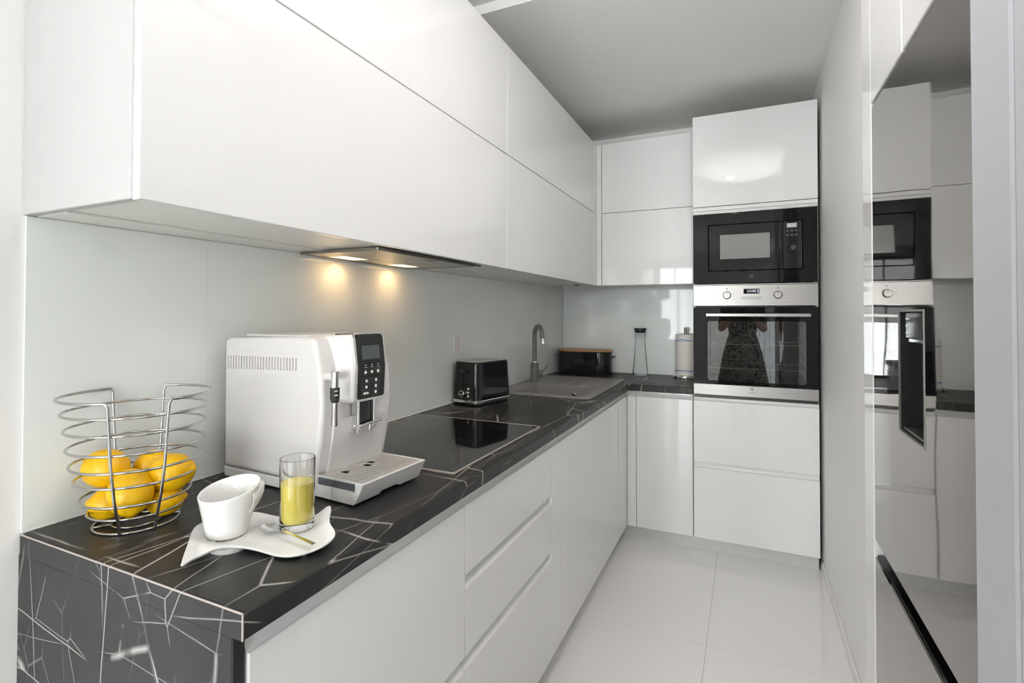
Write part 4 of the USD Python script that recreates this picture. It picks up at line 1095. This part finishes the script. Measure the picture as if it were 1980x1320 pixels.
for sx in (-1, 1):
    sh_, el, wr = p(sx * .165, .0, 1.355), p(sx * .215, .085, 1.14), p(sx * .105, .245, 1.245)
    wrists[sx] = wr
    bones += [(p(sx * .06, .01, 1.345), .062, sh_, .055), (sh_, .055, el, .040), (el, .040, wr, .026)]
    hip, kn, an = p(sx * .085, 0, .90), p(sx * .095, .03, .50), p(sx * .10, .0, .085)
    bones += [(hip, .095, kn, .058), (kn, .058, p(sx * .097, -.01, .33), .054), (p(sx * .097, -.01, .33), .054, an, .036), (an, .036, p(sx * .10, -.03, .035), .033), (p(sx * .10, -.03, .035), .033, p(sx * .115, .12, .028), .026), (p(sx * .115, .12, .028), .026, p(sx * .12, .18, .022), .018)]
    palm = p(sx * .088, .285, 1.285)
    bones += [(wr, .026, palm, .024), (palm, .022, p(sx * .082, .300, 1.325), .018), (wr, .020, p(sx * .075, .275, 1.255), .012)]
    for k, (ln) in enumerate((.030, .034, .031, .025)):              # four fingers closed round the camera's front edge
        z = 1.335 - k * .0195
        a = p(sx * .086, .302, z - .004); b = a + p(-sx * .004, .026 + ln * .2, .0); c = b + p(-sx * ln * .75, .010, 0); d_ = c + p(-sx * .018, -.006, 0)
        bones += [(p(sx * .088, .285, 1.29), .014, a, .0105), (a, .0100, b, .0092), (b, .0092, c, .0085), (c, .0085, d_, .0078)]
    a = p(sx * .075, .272, 1.262); b = p(sx * .055, .268, 1.285); c = p(sx * .035, .268, 1.300)
    bones += [(a, .012, b, .0105), (b, .0105, c, .009)]
body = soften(chain(bones, 16), .012)
t = Thing('person', 'person in a dark patterned dress taking the picture, mirrored in the oven door', 'person', PB)
t.add('body', body, 'skin', own=True, smooth=True)
dz = [(.0, 1.365, .120, .075), (.0, 1.33, .175, .100), (.0, 1.27, .180, .125), (.0, 1.18, .160, .128), (.0, 1.08, .140, .125), (.0, .97, .175, .145), (.0, .85, .205, .165), (.0, .70, .235, .190), (.0, .55, .26, .21), (.0, .42, .28, .225)]
A_ = np.linspace(0, 2 * PI, 72, endpoint=False)
def ringd(z, a, b, d): return np.column_stack([(a - d) * np.cos(A_), .01 + (b - d) * np.sin(A_), np.full(72, z)]) * [1, 1, 1]
rings = [ringd(z, a, b, 0) for _, z, a, b in dz]
for i, (_, z, a, b) in enumerate(dz):
    if z < .95: rings[i][:, :2] *= (1 + .035 * np.sin(A_ * 9 + z * 3) * (1 - z))[:, None]
inner_ = [r_ * [1, 1, 1] - np.column_stack([.006 * np.cos(A_), .006 * np.sin(A_), 0 * A_]) for r_ in rings[::-1]]
allr = rings + inner_; V = np.vstack(allr); F = []
for k in range(len(allr)):
    kk = (k + 1) % len(allr)
    for i in range(72):
        j = (i + 1) % 72
        F += [(k * 72 + i, kk * 72 + j, k * 72 + j), (k * 72 + i, kk * 72 + i, kk * 72 + j)]
dm = tm(V, F); dm.fix_normals()
dr_ = t.add('dress', dm, 'dress_print', own=True, smooth=60)
for sx in (-1, 1):
    t.add('sleeve', soften(chain([(p(sx * .10, .01, 1.345), .070, p(sx * .168, .002, 1.352), .062), (p(sx * .168, .002, 1.352), .062, p(sx * .200, .055, 1.215), .054)], 16), .012, 6), 'dress_print', own=True, smooth=True, parent=dr_)
hair = chain([(p(0, .005, 1.565), .085, p(0, -.005, 1.50), .082), (p(-.05, -.01, 1.50), .045, p(-.065, -.02, 1.36), .034), (p(.05, -.01, 1.50), .045, p(.065, -.02, 1.36), .034), (p(0, -.035, 1.50), .06, p(0, -.05, 1.34), .05), (p(-.04, .07, 1.588), .028, p(.04, .07, 1.588), .028)], 18)
t.add('hair', soften(hair, .012, 8), 'hair', own=True, smooth=True)
for sx in (-1, 1):
    t.add('eye', hull_spheres([(sx * .028, .112, 1.528), (sx * .034, .111, 1.528)], .007, 12), 'eye', own=True)
    t.add('ear', hull_spheres([(sx * .077, .035, 1.525), (sx * .078, .035, 1.495)], [.012, .008], 12), 'skin', own=True)
t.add('mouth', hull_spheres([(-.018, .108, 1.478), (0, .111, 1.479), (.018, .108, 1.478)], .0055, 12), 'lip', own=True)
# the camera she holds, its lens ending just behind the point of view
t = Thing('photo_camera', 'black camera with raised flash in the hands of the photographer', 'camera', (1.19, -.16, 1.24))
t.add('body', merge([prism(rrect(1.125, 1.250, 1.265, 1.345, .010), -.150, -.095, .004, 2, plane='xz'), box(1.165, -.145, 1.340, 1.220, -.10, 1.375, .006)]), 'black_plastic')
t.add('lens', lathe([(0, 0), (.036, 0), (.038, .003), (.038, .055), (.034, .058), (.030, .050), (0, .050)], 40) if False else (lambda m: (m.apply_transform(trimesh.transformations.rotation_matrix(-PI / 2, [1, 0, 0])), m.apply_translation((1.195, -.096, 1.2988)), m)[2])(lathe([(0, 0), (.036, 0), (.038, .003), (.038, .055), (.034, .058), (.030, .050), (0, .050)], 40)), 'black_plastic')
fh = t.add('flash', merge([box(1.175, -.135, 1.376, 1.212, -.105, 1.43, .003), box(1.163, -.150, 1.43, 1.224, -.095, 1.462, .004)]), 'black_plastic')
t.add('diffuser', box(1.168, -.146, 1.462, 1.219, -.100, 1.467, .001), 'print_white', parent=fh)
